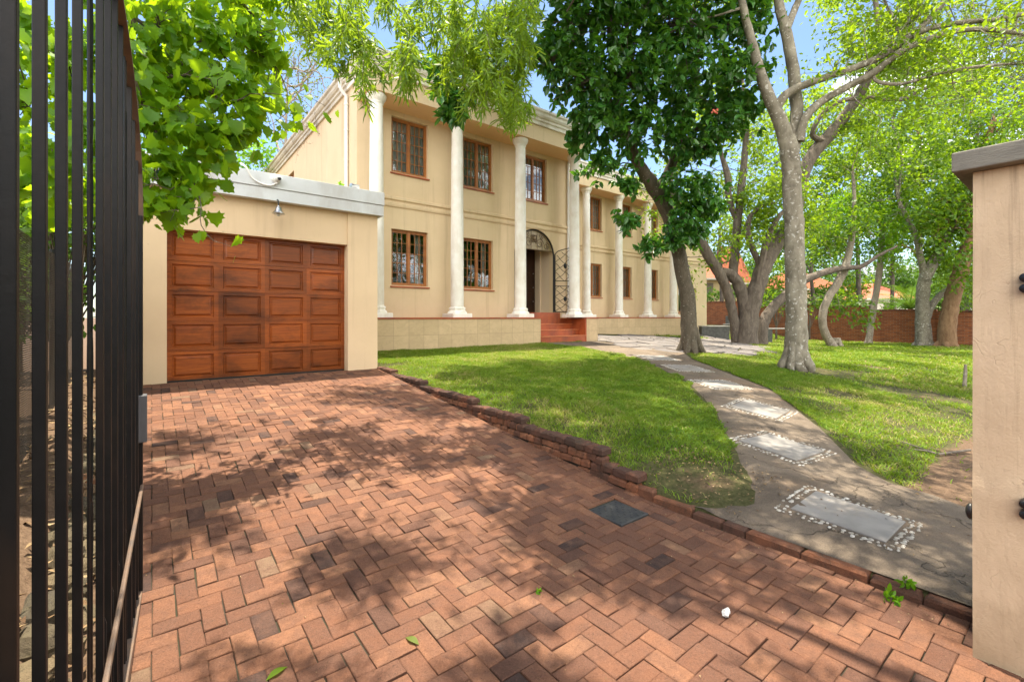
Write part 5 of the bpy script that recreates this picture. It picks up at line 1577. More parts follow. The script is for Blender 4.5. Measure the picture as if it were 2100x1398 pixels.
# ------------------------------------------------------------------ garage
GY = 7.95
gar = empty('garage', (1.4, 8.2, .58), 'single garage with peach plaster walls and flat pale fascia', 'garage')
DX0, DX1, DZ0, DZ1 = .165, 2.645, .58, 2.74
mb = MB()
mb.box((-.42, GY, .3), (DX0, GY + .3, DZ1)); mb.box((-.42, GY, DZ1), (DX1 + .0, GY + .3, 3.40))
mb.box((DX1 + .001, GY - .03, .3), (3.17, GY + .3, 3.40))
mb.box((2.9, GY + .301, .3), (3.168, 11.9, 3.40)); mb.box((-.42, GY + .301, .3), (-.2, 13, 3.40))
mb.build('wall', M['garage_wall'], gar)
mb = MB()
mb.box((-.5, GY - .14, 3.29), (3.24, GY + .25, 3.47)); mb.box((-.51, GY - .155, 3.478), (3.25, GY + .25, 3.70)); mb.box((-.49, GY - .13, 3.4701), (3.235, GY + .2, 3.4779))
mb.box((2.95, GY + .2501, 3.29), (3.239, 9.5, 3.699))
mb.build('fascia', M['fascia'], gar, bevel=.006)
mb = MB(); mb.box((-.45, GY + .251, 3.42), (2.949, 13, 3.55)); mb.build('roof', M['concrete'], gar)
# sectional door of raised panels
mb = MB(); YD = GY + .15
rows, colsn = 5, 4
rh = (DZ1 - DZ0) / rows; cw = (DX1 - DX0) / colsn


def ring(mb, a, b):
    (x0, z0, x1, z1, ya), (u0, v0, u1, v1, yb) = a, b
    V = [(x0, ya, z0), (x1, ya, z0), (x1, ya, z1), (x0, ya, z1), (u0, yb, v0), (u1, yb, v0), (u1, yb, v1), (u0, yb, v1)]
    mb.add(V, [(0, 1, 5, 4), (1, 2, 6, 5), (2, 3, 7, 6), (3, 0, 4, 7)])


for r in range(rows):
    z0 = DZ0 + r * rh; z1 = z0 + rh
    # thin joint between the sections
    g0_ = .003
    for c in range(colsn):
        x0 = DX0 + c * cw; x1 = x0 + cw
        mx, mz = .058, .052
        mb.tint = rnd.uniform(.15, .95)
        la_ = (x0, z0 + g0_, x1, z1 - g0_, YD)
        q1 = (x0 + mx, z0 + mz, x1 - mx, z1 - mz, YD)
        q2 = (x0 + mx + .012, z0 + mz + .012, x1 - mx - .012, z1 - mz - .012, YD + .022)
        q3 = (x0 + mx + .024, z0 + mz + .024, x1 - mx - .024, z1 - mz - .024, YD + .022)
        q4 = (x0 + mx + .050, z0 + mz + .048, x1 - mx - .050, z1 - mz - .048, YD + .004)
        for a, b in ((la_, q1), (q1, q2), (q2, q3), (q3, q4)): ring(mb, a, b)
        mb.quad((q4[0], q4[4], q4[1]), (q4[2], q4[4], q4[1]), (q4[2], q4[4], q4[3]), (q4[0], q4[4], q4[3]))
    mb.quad((DX0, YD, z0 + g0_), (DX0, YD + .02, z0 + g0_), (DX1, YD + .02, z0 + g0_), (DX1, YD, z0 + g0_))
    mb.quad((DX0, YD, z1 - g0_), (DX1, YD, z1 - g0_), (DX1, YD + .02, z1 - g0_), (DX0, YD + .02, z1 - g0_))
mb.quad((DX0, YD + .03, DZ0), (DX1, YD + .03, DZ0), (DX1, YD + .03, DZ1), (DX0, YD + .03, DZ1))
gd = mb.build('garage_door', M['doorwood'], gar)
mb = MB(); mb.box((DX0 + .01, YD - .012, DZ0 - .01), (DX1 - .01, YD + .02, DZ0 + .018)); mb.build('bottom_seal', M['black'], gd)
# bell lamp, camera and floodlight on the garage
lp = np.array([1.53, GY - .145, 3.24])
rt = empty('bell_lamp', lp, 'small silver bell-shaped lamp hanging under the garage fascia', 'lamp')
mb = MB(); mb.lathe((lp[0], lp[1] - .06, lp[2] - .16), [(.088, 0), (.09, .006), (.06, .035), (.045, .07), (.036, .10), (.015, .115), (.012, .13)], 20); mb.build('shade', M['steel'], rt, True)
mb = MB(); mb.tube([(lp[0], lp[1] - .06, lp[2] - .035), (lp[0], lp[1] - .06, lp[2] + .03), (lp[0], lp[1] - .02, lp[2] + .06), (lp[0], lp[1] + .01, lp[2] + .07)], .012, 8); mb.build('bracket', M['iron'], rt, True)
mb = MB(); mb.blob((lp[0], lp[1] - .06, lp[2] - .165), (.03, .03, .035), 10, 6, 0); mb.build('bulb', M['pvc'], rt, True)
cp = np.array([1.50, GY - .155, 3.62])
rt = empty('security_camera', cp, 'white dome security camera with looped cable on the garage fascia', 'camera')
mb = MB(); mb.lathe((0, 0, 0), [(.065, 0), (.065, .035), (.05, .05)], 20); mb.v = [(cp[0] + x, cp[1] - z, cp[2] + y) for x, y, z in mb.v]; mb.blob(cp + [.015, -.07, 0], (.05, .055, .05), 12, 8, 0); mb.build('housing', M['pvc'], rt, True)
mb = MB(); mb.blob(cp + [.03, -.115, -.012], (.028, .022, .026), 10, 6, 0); mb.build('lens', M['black'], rt, True)
mb = MB(); p_, r_ = catmull([cp + [.02, -.04, -.06], cp + [-.08, -.02, -.115], cp + [-.22, -.015, -.10], cp + [-.33, -.012, -.03], cp + [-.40, -.012, .10], cp + [-.46, .05, .16]], [.014] * 6, 5); mb.tube(p_, r_, 8); mb.build('cable', M['pvc'], rt, True)
fp = np.array([2.78, GY - .02, 3.70])
rt = empty('floodlight', fp, 'small grey floodlight standing on the garage roof edge beside the downpipe', 'floodlight')
mb = MB(); mb.tube([fp, fp + [0, 0, .05]], .012, 8); mb.build('stem', M['greybox'], rt)
mb = MB(); mb.tube([fp + [-.09, -.02, .06], fp + [-.03, 0, .065], fp + [.06, 0, .07]], [.042, .036, .03], 12); mb.build('lamp_head', M['steel'], rt, True)
T = Tree(62); wp = np.array([2.55, GY - .02, 3.70])
for k in range(7): T.branch(wp + [T.g.uniform(-.06, .06), 0, 0], (T.g.normal(0, .5), T.g.normal(0, .3), 1), .08, .003, 0, 0, 0, .3, 3)
T.finish('roof_weed', 'little yellow green weed sprouting on top of the garage fascia', M['twig'], LEAF['lime'], wp, T_QUAD, 3, .045, .01, .1, cat='weed', crown='leaf_tuft')

# ------------------------------------------------------------------ gate pillar on the right
PX, PY0, PY1, PZ = 2.86, -.55, .335, 2.14
pl = empty('gate_pillar', (3.15, -.1, 0), 'cream plastered gate pillar with grey concrete cap and stained streaks', 'pillar')
mb = MB(); ny_, nz_ = 14, 40
ys = np.linspace(PY0, PY1, ny_); zz = np.linspace(-.1, PZ, nz_)
V = []; Fc = []
for i in range(ny_):
    for j in range(nz_):
        bulge = .006 * math.sin(zz[j] * 3 + ys[i] * 5) + rnd.uniform(-.0015, .0015) + (-.012 * math.exp(-((zz[j] - .78) / .03) ** 2) if zz[j] < .8 and ys[i] < .28 else 0)
        bulge += -.01 * (1 if zz[j] < .78 else 0) * (1 - smooth(.72, .8, zz[j]))
        V.append((PX + bulge, ys[i], zz[j]))
for i in range(ny_ - 1):
    for j in range(nz_ - 1): Fc.append((i * nz_ + j, i * nz_ + j + 1, (i + 1) * nz_ + j + 1, (i + 1) * nz_ + j))
mb.add(V, Fc)
edge = [V[(ny_ - 1) * nz_ + j] for j in range(nz_)]
for j in range(nz_ - 1): mb.quad(edge[j], edge[j + 1], (PX + .6, PY1, zz[j + 1]), (PX + .6, PY1, zz[j]))
mb.quad((PX + .6, PY1, -.1), (PX + .6, PY1, PZ), (PX + .6, PY0, PZ), (PX + .6, PY0, -.1))
mb.quad((PX + .6, PY0, -.1), (PX + .6, PY0, PZ), (PX, PY0, PZ), (PX, PY0, -.1))
mb.build('pillar_body', M['pillar'], pl, True)
mb = MB(); mb.box((PX - .065, PY0 - .06, PZ + .002), (PX + .66, PY1 + .06, PZ + .088)); mb.build('cap', M['concrete'], pl, bevel=.006)
for zc in (1.64, .71):
    mb = MB()
    for dz in (-.022, .022):
        mb.tube([(PX + .005, .176, zc + dz), (PX - .045, .176, zc + dz)], .019, 12)
        mb.blob((PX - .047, .176, zc + dz), (.008, .018, .018), 10, 6, 0)
    mb.build('hinge', M['iron'], pl, True)
mb = MB(); mb.tube([(PX + .03, PY1 - .02, .63), (PX + .03, PY1 + .01, .63)], .02, 8); mb.blob((PX + .028, PY1 + .010, .63), (.024, .018, .036), 12, 8, 0); mb.build('latch_knob', M['black'], pl, True)

# ------------------------------------------------------------------ open steel gate on the left
g0v, g1v = np.array([-.205, .02]), np.array([-.055, 3.06])
gl_ = np.linalg.norm(g1v - g0v); gd_ = (g1v - g0v) / gl_; gn = np.array([gd_[1], -gd_[0]])


def gt_(s, z, o=0.0):
    q = g0v + gd_ * s + gn * o; return np.array([q[0], q[1], z])


def top_z(s):
    y = g0v[1] + gd_[1] * s
    e = max(0, (y - 1.95) / 1.11)
    return 2.0 + .64 * math.sqrt(max(0, 1 - e * e)) if y > 1.95 else 2.64 + .05 * min(1, (1.95 - y))


gate = empty('entrance_gate', (-.1, 1.5, .05), 'tall black steel bar gate with arched top standing open beside the driveway', 'gate')


def bar(mb, s, z0, z1, w, o=0.0, d=None):
    h = w / 2; dd = (d or w) / 2
    V = []
    for z in (z0, z1):
        for a, b in ((-h, -dd), (h, -dd), (h, dd), (-h, dd)): V.append(gt_(s + a, z, o + b))
    mb.add(V, [(0, 1, 2, 3), (7, 6, 5, 4), (0, 4, 5, 1), (1, 5, 6, 2), (2, 6, 7, 3), (3, 7, 4, 0)])


s = .27; k = 0
bars = []
scrolls = []
while s < gl_ - .06:
    if k % 5 == 3 and s > .7: scrolls.append(s)
    else:
        mb = MB(); bar(mb, s, .07, top_z(s) - .012, .0175); mb.build('bar', M['gate'], gate, bevel=.002); bars.append(s)
    k += 1
    s += .166
mb = MB(); bar(mb, gl_ - .02, .05, 2.02, .04); mb.build('end_stile', M['gate'], gate, bevel=.003)
mb = MB(); bar(mb, .03, .05, 2.66, .05); mb.build('hinge_stile', M['gate'], gate, bevel=.003)
mb = MB()
ss = np.linspace(.05, gl_ - .0, 40)
for a, b in zip(ss[:-1], ss[1:]):
    V = []
    for q in (a, b):
        for o, dz in ((-.022, -.012), (.022, -.012), (.022, .0), (-.022, .0)): V.append(gt_(q, top_z(q) + dz, o))
    mb.add(V, [(0, 1, 5, 4), (1, 2, 6, 5), (2, 3, 7, 6), (3, 0, 4, 7)])
mb.build('top_rail', M['rust'], gate)
mb = MB()
V = [gt_(q, z, o) for q in (.055, gl_ - .04) for o, z in ((-.02, .05), (.02, .05), (.02, .10), (-.02, .10))]
mb.add(V, [(0, 1, 5, 4), (1, 2, 6, 5), (2, 3, 7, 6), (3, 0, 4, 7), (3, 2, 1, 0), (4, 5, 6, 7)]); mb.build('bottom_rail', M['rust'], gate, bevel=.003)
mb = MB(); mb.tube([gt_(.06, .28, .019), gt_(.8, .36, .019), gt_(gl_ - .05, .64, .019)], .008, 8); mb.build('brace_rod', M['rust'], gate, True)
for i, (a, b) in enumerate(zip(bars[:-1], bars[1:])):
    m = (a + b) / 2
    if m < 1.1: continue
    mb = MB(); zt_ = .40 + .09 * m
    mb.tube([gt_(m, .10), gt_(m, zt_), gt_(m, zt_ + .02)], [.007, .007, .002], 6); mb.build('short_picket', M['gate'], gate, True)
# scroll strip of stacked loops between two bars
for m in scrolls:
    wv = .016
    mb = MB(); z = .85; kk = 0
    while z < 2.2:
        hh = .17 if kk % 2 == 0 else .05
        pts = [gt_(m + wv * math.sin(t_) * (1 if hh > .1 else .7), z + hh / 2 - hh / 2 * math.cos(t_)) for t_ in np.linspace(0, 2 * PI, 21)]
        mb.tube(pts, .005, 5, False); z += hh; kk += 1
    for q in (-1, 1): mb.tube([gt_(m + q * .020, .10), gt_(m + q * .020, top_z(m) - .02)], .0035, 5)
    mb.build('scroll_strip', M['gate'], gate, True)
mb = MB(); c = gt_(gl_ - .01, 1.08, .012)
V0 = MB(); mb.box((c[0] - .02, c[1] - .05, .86), (c[0] + .025, c[1] + .025, 1.10)); mb.build('lock_box', M['greybox'], gate, bevel=.004)

# ------------------------------------------------------------------ left bed: rubble edging, netting fence, litter
mb = MB()
for row in range(2):
    y = -.2 + rnd.uniform(0, .2)
    while y < 7.8:
        L = rnd.uniform(.12, .34); h = rnd.uniform(.07, .12)
        x = -.30 - row * .075 + rnd.uniform(-.02, .02); z = float(drive_z(y)) + .01 + row * .07
        mb.tint = rnd.uniform(.02, 1)
        mb.blob((x, y + L / 2, z + h / 2), (.085, L * .52, h * .62), 8, 6, .16)
        y += L * .95
tag(mb.build('rubble_edging', M['rubble'], origin=(-.45, 3.5, .2)), 'rough rubble stone edging beside the driveway behind the open gate', 'edging')
fn = empty('netting_fence', (-.72, 3.8, .4), 'wire fence covered in dark shade netting left of the gate', 'fence')
mb = MB()
for a in np.arange(-.4, 7.7, .3):
    mb.quad((-.72 + .01 * math.sin(a * 3), a, .22 + .06 * a), (-.72 + .01 * math.sin(a * 3 + .9), a + .3, .22 + .06 * (a + .3)), (-.72 + .01 * math.sin(a * 3 + .9), a + .3, 2.1), (-.72 + .01 * math.sin(a * 3), a, 2.1))
mb.build('netting', M['net'], fn)
for y in (.2, 2.2, 4.2, 6.2):
    mb = MB(); mb.tube([(-.75, y, .3), (-.75, y, 2.15)], .025, 8); mb.build('post', M['iron'], fn, True)
mb = MB()
for k in range(900):
    y = rnd.uniform(.3, 7.5); x = rnd.uniform(-.68, -.18); z = float(ground_z(x, y)) + rnd.uniform(.0, .10)
    a = rnd.uniform(0, 6.3); l = rnd.uniform(.02, .05); wv = l * .4; tz = rnd.uniform(-.02, .03)
    mb.tint = rnd.uniform(.05, 1)
    mb.add([(x, y, z), (x + l * math.cos(a) - wv * math.sin(a), y + l * math.sin(a) + wv * math.cos(a), z + tz), (x + 2 * l * math.cos(a), y + 2 * l * math.sin(a), z), (x + l * math.cos(a) + wv * math.sin(a), y + l * math.sin(a) - wv * math.cos(a), z + tz * .5)], [(0, 1, 2, 3)])
# fallen leaf crumbs on path, lawn edges and paving
for k in range(2600):
    q = rnd.random()
    if q < .18: x, y = rnd.uniform(-.1, 3.1), rnd.uniform(.4, 7.6); zb = float(drive_z(y)) + .004
    elif q < .30: x, y = rnd.uniform(2.95, 3.16), rnd.uniform(.4, 7.0); zb = float(drive_z(y)) + .005
    elif q < .42: x, y = rnd.uniform(3.3, 4.2), rnd.uniform(1.6, 2.5); zb = float(ground_z(x, y)) + .028
    else: x, y = rnd.uniform(3.4, 13), rnd.uniform(.3, 6.5); zb = float(ground_z(x, y)) + .028
    small = q < .30
    l = rnd.uniform(.003, .008) if small else rnd.uniform(.005, .018); wv = l * .45; a = rnd.uniform(0, 6.3); tz = rnd.uniform(.0, .012)
    mb.tint = rnd.uniform(.05, 1)
    mb.add([(x, y, zb), (x + l * math.cos(a) - wv * math.sin(a), y + l * math.sin(a) + wv * math.cos(a), zb + tz), (x + 2 * l * math.cos(a), y + 2 * l * math.sin(a), zb), (x + l * math.cos(a) + wv * math.sin(a), y + l * math.sin(a) - wv * math.cos(a), zb + tz * .5)], [(0, 1, 2, 3)])
tag(mb.build('leaf_litter', M['litter']), 'dry leaf crumbs scattered over path, lawn edge and paving', 'leaf litter', kind='stuff')

# single fallen leaves and weeds on the paving
LV = [(640, 1235, .14, .8, 'long yellow green leaf lying on pavers left of centre'), (845, 1318, .085, 1.9, 'small pointed yellow leaf lying on pavers near the lower edge'), (568, 1385, .09, .3, 'broad yellow green leaf lying on pavers close to the gate foot'),
      (757, 1181, .05, 2.4, 'curled pale leaf lying on shaded pavers'), (600, 1125, .05, 1.2, 'tiny green leaf lying on pavers beside the gate bars')]
for px, py, L, a, lab in LV:
    p = CAM + ray(px, py) * (1.5 / ((py - 650) / F_PX)); z = .006
    mb = MB(); V = []
    for u in np.linspace(0, 1, 7):
        wv = L * (.13 if L > .1 else .2) * math.sin(PI * min(.98, u + .02)); zz_ = z + .012 * math.sin(u * PI) * (1 if L < .1 else .5)
        for s in (-1, 1): V.append((p[0] + (u - .5) * L * math.cos(a) - s * wv * math.sin(a), p[1] + (u - .5) * L * math.sin(a) + s * wv * math.cos(a), zz_ + .004))
    mb.add(V, [(2 * i, 2 * i + 2, 2 * i + 3, 2 * i + 1) for i in range(6)])
    mb.tint = .8; mb.t = [.8] * len(mb.v)
    tag(mb.build('fallen_leaf', LEAF['yellow'] if 'green' in lab else LEAF['olive'], origin=(p[0], p[1], z)), lab, 'leaf', 'fallen leaves on the paving')
p = CAM + ray(1490, 1262) * (1.5 / ((1262 - 650) / F_PX))
mb = MB(); mb.blob((p[0], p[1], .018), (.026, .018, .016), 9, 6, .35); mb.blob((p[0] + .02, p[1] + .008, .012), (.018, .014, .012), 8, 5, .35)
tag(mb.build('paper_scrap', M['pvc'], origin=(p[0], p[1], 0)), 'crumpled white scrap lying on the pavers below the kerb', 'litter')
WD = [(1828, 1232, 'leafy green weed growing at the kerb edge near the pillar', .06), (1858, 1205, 'small green weed above the kerb beside the path', .045), (1480, 1120, 'low green weed sprouting on the kerb below the lawn corner', .05), (1105, 1215, 'tiny green weed in a paver joint at centre', .025), (350, 1240, 'tiny green weed in a paver joint beside the gate', .03), (580, 1255, 'tiny green weed in a paver joint left of the long leaf', .03), (2010, 1245, 'small green weed at the foot of the pillar', .05)]
for i, (px, py, lab, sz) in enumerate(WD):
    p = CAM + ray(px, py) * (1.5 / ((py - 650) / F_PX)) if py > 1210 else on_ground(px, py) + [0, 0, .02]
    p = np.array(p); T = Tree(300 + i); T.mb.tube([p, p + [0, 0, sz * .4]], .002, 4)
    for k in range(10): T.tp.append(p + np.array([T.g.normal(0, sz * .25), T.g.normal(0, sz * .25), T.g.uniform(.1, .5) * sz])); T.td.append(norm(T.g.normal(0, 1, 3) + [0, 0, .6]))
    T.finish('joint_weed', lab, M['twig'], LEAF['lime'], p, T_SIMPLE, 3, sz * .7, .004, 0, cat='weed', group='weeds along the paving', crown='leaf_tuft')
# fallen twig near the pillar
p = on_ground(1925, 935); T = Tree(310)
q = on_ground(1875, 925); e = on_ground(1990, 930)
T.mb.tube([q + [0, 0, .02], (q + p) / 2 + [0, 0, .03], p + [0, 0, .02], e + [0, 0, .04]], [.006, .009, .011, .012], 6)
T.mb.tube([p + [0, 0, .02], p + [.15, .3, .05], p + [.35, .5, .03]], [.007, .006, .003], 5)
mbt = T.mb; tag(mbt.build('fallen_branch', M['twig'], None, True, origin=p), 'thin grey fallen branch lying on bare soil left of the pillar', 'branch')
b, t = base_at(1978, 795); T = Tree(311)
T.mb.tube([b - [0, 0, .05], b + [.03, 0, .12], b + [.10, .0, .3], b + [.12, 0, .45]], [.035, .032, .028, .02], 8)
tag(T.mb.build('tree_stump', BARK_SLIM, None, True, origin=b), 'thin leaning sapling stump on the lawn beside the pillar', 'stump')

# ------------------------------------------------------------------ benches, post, boundary wall
def bench(px0, px1, ptop, pbot, lab, legs_only):
    b = on_ground((px0 + px1) / 2, pbot); t = depth_of(b)
    wv = (px1 - px0) * t / F_PX; h = (pbot - ptop) * t / F_PX
    rt = empty('stone_bench', b, lab, 'bench', 'stone benches under the trees')
    dx = np.array([CA, -SA, 0]); dy = np.array([SA, CA, 0])

    def bx(u0, u1, v0, v1, z0, z1, name, mat):
        V = []
        for z in (z0, z1):
            for u, v in ((u0, v0), (u1, v0), (u1, v1), (u0, v1)): V.append(b + dx * u + dy * v + [0, 0, z])
        m = MB(); m.add(V, [(3, 2, 1, 0), (4, 5, 6, 7), (0, 1, 5, 4), (1, 2, 6, 5), (2, 3, 7, 6), (3, 0, 4, 7)]); m.build(name, mat, rt, bevel=.008)
    bx(-wv / 2, wv / 2, -.05, .4, h - .05, h, 'seat', M['slabtop'])
    if legs_only:
        bx(-wv / 2 + .02, -wv / 2 + .38, -.02, .36, -.1, h - .051, 'leg', M['bench']); bx(wv / 2 - .20, wv / 2 - .03, .0, .36, -.1, h - .051, 'leg', M['bench'])
    else:
        bx(-wv / 2 + .02, wv * .05, -.02, .36, -.1, h - .051, 'leg', M['bench']); bx(wv * .053, wv / 2 - .03, -.012, .36, -.1, h - .051, 'leg', M['bench'])


bench(1438, 1497, 668, 693, 'solid dark grey stone bench at the terrace edge left of the grey trunks', False)
bench(1568, 1640, 673, 704, 'dark stone bench on legs between the grey trunks and the thick pale trunk', True)
b = on_ground(1493, 676); t = depth_of(b)
rt = empty('braai_stand', b, 'dark upright stand with pale shelf before the brick wall behind the bench', 'stand')
mb = MB(); mb.box((b[0] - .12, b[1] - .12, b[2] - .1), (b[0] + .12, b[1] + .12, b[2] + .28)); mb.box((b[0] - .10, b[1] - .10, b[2] + .331), (b[0] + .10, b[1] + .10, b[2] + .78)); mb.build('post', M['bench'], rt, bevel=.01)
mb = MB(); mb.box((b[0] - .2, b[1] - .2, b[2] + .281), (b[0] + .2, b[1] + .2, b[2] + .33)); mb.build('shelf', M['slabtop'], rt, bevel=.005)

bw = empty('boundary_wall', (29.2, 9, .2), 'long weathered red brick boundary wall stepping down across the back of the lawn', 'wall')
WX = 29.0
segs = [(1.0, 4.6, 1.80), (4.6, 7.05, 1.88), (7.05, 9.45, 2.10), (9.45, 13.2, 2.22), (13.2, 20.0, 2.52)]
mb = MB(); mc = MB()
for a, b_, z in segs:
    mc = MB()
    mb.box((WX, a + .001, -.2), (WX + .23, b_ - .001, z - .075)); 
    y = a
    while y < b_ - .05:
        mc.tint = rnd.uniform(.2, .9); mc.cbox((WX - .03, y + .004, z - .0745), (WX + .26, min(y + .11, b_) - .004, z + rnd.uniform(-.005, .005)), .008, .003); y += .115
    mc.build('coping', M['oldbrick'], bw)
    mb.box((WX - .06, b_ - .33, -.2), (WX - .001, b_ - .01, z - .076))
mb.build('brickwork', M['redbrick'], bw)

# ------------------------------------------------------------------ planting and houses beyond the wall


def shrub(px, py0, py1, t, wpx, lab, leaf, seed, name='shrub', group='shrubs beyond the boundary wall', size=.20, dens=60):
    x, y = (CAM + t * ray(px, 650))[:2]; z = float(ground_z(x, y)); T = Tree(seed)
    b = np.array([x, y, z]); zt = 1.5 + (650 - py0) / F_PX * t
    T.mb.tube([b - [0, 0, .1], b + [0, 0, .6], b + [.1, 0, (zt - z) * .7]], [.06, .05, .02], 7)
    n = max(2, int(wpx / 26))
    for k in range(n):
        q = px - wpx / 2 + wpx * (k + .5) / n; R = (py1 - py0) / 2 * T.g.uniform(.8, 1.1)
        T.clump(P(q, (py0 + py1) / 2 + T.g.uniform(-6, 6), t + T.g.uniform(-.4, .4)), R * t / F_PX, int(dens * (R * t / F_PX) ** 2 + 8), b + [0, 0, .6], .3)
    T.finish(name, lab, BARK_GREY, leaf, b, T_QUAD, 7, size, .12, .2, cat='shrub', group=group, crown='foliage')


shrub(1480, 585, 625, 32.5, 75, 'low green shrub above the brick wall right of the house end', LEAF['hedge'], 71)
shrub(1585, 560, 640, 32, 70, 'leafy shrub over the wall between the grey trunks and the pale trunk', LEAF['mid'], 72)
shrub(1665, 590, 632, 31, 60, 'dark clipped shrub over the wall right of the thick pale trunk', LEAF['hedge'], 73)
shrub(1725, 580, 632, 31, 80, 'broad green shrub over the wall beside the S-curved trunk', LEAF['mid'], 74)
shrub(1760, 572, 600, 33, 70, 'yellow green hedge top below the lime green crown', LEAF['yellow'], 75)
shrub(1840, 612, 636, 30, 60, 'bright yellow strappy shrub just over the wall below the red roof', LEAF['lime'], 76)
shrub(1960, 560, 640, 30, 90, 'green shrub over the wall behind the brown ridged trunk', LEAF['mid'], 77)
shrub(1930, 590, 640, 29.5, 40, 'small green shrub at the wall between forked and ridged trunks', LEAF['hedge'], 78)
for k_, (px_, a_, b_, w_, lab_) in enumerate(((1592, 588, 640, 60, 'dense dark shrub leaning on the wall behind the dark low limb'), (1660, 600, 640, 70, 'dense low hedge plant right behind the wall by the thick pale trunk'), (1735, 596, 640, 70, 'dense low hedge plant right behind the wall by the S-curved trunk'), (1925, 592, 645, 50, 'dense shrub right behind the wall between cycad and ridged trunk'), (1985, 560, 645, 60, 'tall dense shrub right behind the wall at the pillar edge'))):
    shrub(px_, a_, b_, 25.2 - k_ * .25, w_, lab_, LEAF['hedge'] if k_ % 2 else LEAF['mid'], 90 + k_, size=.15, dens=70)
# cycad
x, y = (CAM + 24.2 * ray(1866, 650))[:2]; b = np.array([x, y, .6])
rt = empty('cycad', (x, y, .2), 'cycad with arching feathery fronds behind the wall at the forked trunk', 'cycad')
mb = MB(); mb.tube([(x, y, .1), (x, y, 1.9)], [.25, .2], 10, True, .12); mb.build('trunk', BARK_BROWN, rt)
for k in range(26):
    g = np.random.default_rng(500 + k); a = 2 * PI * k / 26 + g.uniform(-.1, .1); el = g.uniform(.3, 1.25); L = g.uniform(2.0, 2.7)
    h = np.array([math.cos(a), math.sin(a), 0]); pts = []
    p = np.array([x, y, 1.9]); e_ = el
    for i in range(14): pts.append(p); p = p + (h * math.cos(e_) + np.array([0, 0, math.sin(e_)])) * L / 13; e_ -= .085
    fm = MB(); fm.tube(pts, np.linspace(.02, .006, 14), 4, False)
    sd = np.array([-h[1], h[0], 0])
    for i in range(1, 14):
        for f in (0, .5):
            q = pts[i] if f == 0 or i == 13 else (pts[i] + pts[i + 1]) / 2
            ll = .36 * math.sin(PI * min(1, (i + f) / 14 * .85 + .1)); tn = norm(pts[i] - pts[i - 1])
            for s_ in (-1, 1):
                d = norm(sd * s_ + tn * .55 + np.array([0, 0, .25])); fm.add([q - tn * .03, q + d * ll, q + tn * .03], [(0, 1, 2)])
    fm.t = [.3 + .5 * g.random()] * len(fm.v)
    fm.build('frond', LEAF['cycad'], rt)


def gable_house(px0, px1, t, pye, pyr, lab, wallm, roofm, hip=.25, depth=6.0, name='neighbour_house', zoff=0, group='houses beyond the boundary wall'):
    """front along the camera's cross direction; eave and ridge heights from how tall it stands at distance t"""
    a = (CAM + t * ray(px0, 650)); b = (CAM + t * ray(px1, 650)); a[2] = b[2] = .3
    ex = norm(b - a); ey = np.array([-ex[1], ex[0], 0]); W = np.linalg.norm(b - a)
    if ey @ np.array([SA, CA, 0]) < 0: ey = -ey
    ze = 1.5 + (650 - pye) / F_PX * t; zr = 1.5 + (650 - pyr) / F_PX * (t + depth / 2)
    rt = empty(name, ((a + b) / 2), lab, 'house', group)
    q = lambda u, v, z: a + ex * u + ey * v + np.array([0, 0, z - .3])
    m = MB(); m.add([q(.4, .4, 0), q(W - .4, .4, 0), q(W - .4, depth - .4, 0), q(.4, depth - .4, 0), q(.4, .4, ze), q(W - .4, .4, ze), q(W - .4, depth - .4, ze), q(.4, depth - .4, ze)], [(0, 1, 5, 4), (1, 2, 6, 5), (2, 3, 7, 6), (3, 0, 4, 7), (4, 5, 6, 7)]); m.build('wall', wallm, rt)
    m = MB(); hx = hip * depth
    m.add([q(0, 0, ze), q(W, 0, ze), q(W, depth, ze), q(0, depth, ze), q(hx, depth / 2, zr), q(W - hx, depth / 2, zr)], [(0, 1, 5, 4), (1, 2, 5), (2, 3, 4, 5), (3, 0, 4), (0, 3, 2, 1)]); m.build('roof', roofm, rt)
    m = MB()
    for u, v in (((0, -.05), (W, -.001)),): m.add([q(u[0], u[1], ze - .16), q(v[0], u[1], ze - .16), q(v[0], v[1], ze - .16), q(u[0], v[1], ze - .16), q(u[0], u[1], ze + .02), q(v[0], u[1], ze + .02), q(v[0], v[1], ze + .02), q(u[0], v[1], ze + .02)], [(0, 1, 5, 4), (4, 5, 6, 7), (0, 3, 2, 1), (1, 2, 6, 5), (3, 0, 4, 7)])
    m.build('gutter', M['house_white'], rt)
    m = MB(); n = max(1, int(W / 3.5))
    for k in range(n):
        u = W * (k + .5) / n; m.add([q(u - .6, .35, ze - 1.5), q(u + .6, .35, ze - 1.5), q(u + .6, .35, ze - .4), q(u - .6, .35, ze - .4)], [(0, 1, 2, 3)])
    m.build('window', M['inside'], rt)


gable_house(1400, 1505, 40, 570, 515, 'cream house with pinkish red tiled roof beside the end of the villa', M['house_cream'], M['roof_red'], .3, 7)
gable_house(1488, 1545, 47, 580, 505, 'house with bright orange tiled gable seen between the leaning grey trunks', M['house_cream'], M['roof_orange'], .1, 5)
gable_house(1600, 1745, 50, 592, 560, 'low house with orange roof behind the shrubs right of the pale trunk', M['house_cream'], M['roof_orange'], .3, 8)
gable_house(1775, 1890, 46, 612, 582, 'white house with red hipped roof seen past the young straight trunk', M['house_white'], M['roof_red'], .5, 8)
gable_house(1785, 1990, 70, 580, 545, 'far house with flat grey roof behind the red hipped roof', M['house_white'], M['roof_grey'], .2, 8)

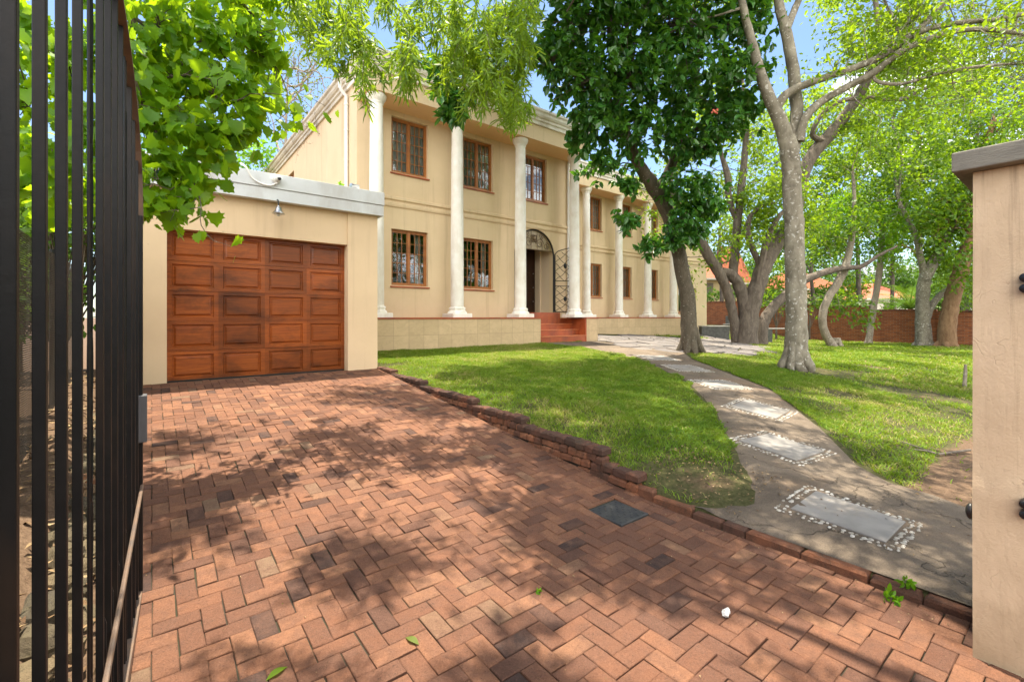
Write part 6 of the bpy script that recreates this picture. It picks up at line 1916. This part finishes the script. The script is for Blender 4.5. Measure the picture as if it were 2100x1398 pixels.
# ------------------------------------------------------------------ street trees across the road behind the viewpoint (seen mirrored in the window panes)
for i, (x, y, H) in enumerate(((-3.0, -13.0, 8.0), (4.5, -15.0, 9.0), (9.0, -13.5, 9.5), (13.5, -14.0, 10.0), (18.5, -13.0, 10.0), (24.0, -15.5, 10.0))):
    b = np.array([x, y, 0.0]); T = Tree(700 + i)
    tr = T.limb([b - [0, 0, .2], b + [.1, 0, 1.5], b + [.2, .1, 3], b + [.1, .2, H * .7]], [.22, .18, .14, .04], 9)
    for k in range(16): T.clump(b + np.array([T.g.normal(0, 2.2), T.g.normal(0, 1.2), T.g.uniform(.12, .95) * H]), T.g.uniform(1.1, 1.7), 110, None, .1)
    T.finish('street_tree', ['rounded', 'tall', 'broad', 'full', 'leafy', 'spreading'][i] + ' green street tree across the road behind the viewpoint', BARK_GREY, LEAF['mid'], b, T_QUAD, 6, .3, .2, .2, group='street trees across the road')

# hedge of dark shrubs behind the netting fence
for i, (x, y, zt_) in enumerate(((-1.9, 1.6, 2.9), (-1.9, 3.0, 3.1), (-1.8, 4.6, 3.0), (-1.8, 6.2, 3.2), (-.95, 8.7, 3.6), (-1.6, 10.2, 3.8))):
    b = np.array([x, y, float(ground_z(x, y))]); T = Tree(800 + i)
    T.mb.tube([b - [0, 0, .1], b + [0, 0, .6], b + [.05, 0, 1.3]], [.05, .04, .015], 7)
    for k in range(9): T.clump(b + np.array([T.g.normal(0, .3), T.g.normal(0, .45), T.g.uniform(.4, 1) * (zt_ - b[2] - .4)]), .5, 60, b + [0, 0, .5], .3)
    T.finish('hedge_shrub', ['nearest', 'second', 'third', 'fourth', 'fifth', 'farthest'][i] + ' dark green shrub behind the netting fence left of the gate', BARK_DARK, LEAF['hedge'], b, T_SIMPLE, 6, .10, .06, .2, cat='shrub', group='shrubs behind the netting fence', crown='foliage')

rt = empty('reflection_wall', (12, -17.2, 0), 'long low brick wall added behind the viewpoint to darken the window reflections', 'wall')  # unseen wall added to keep bright sky out of the lower panes
mb = MB(); mb.box((-18, -17.4, -.2), (42, -17.1, 2.0)); mb.build('brickwork', M['redbrick'], rt)
mb = MB(); mb.box((-18.05, -17.45, 2.001), (42.05, -17.05, 2.08)); mb.build('coping', M['concrete'], rt)
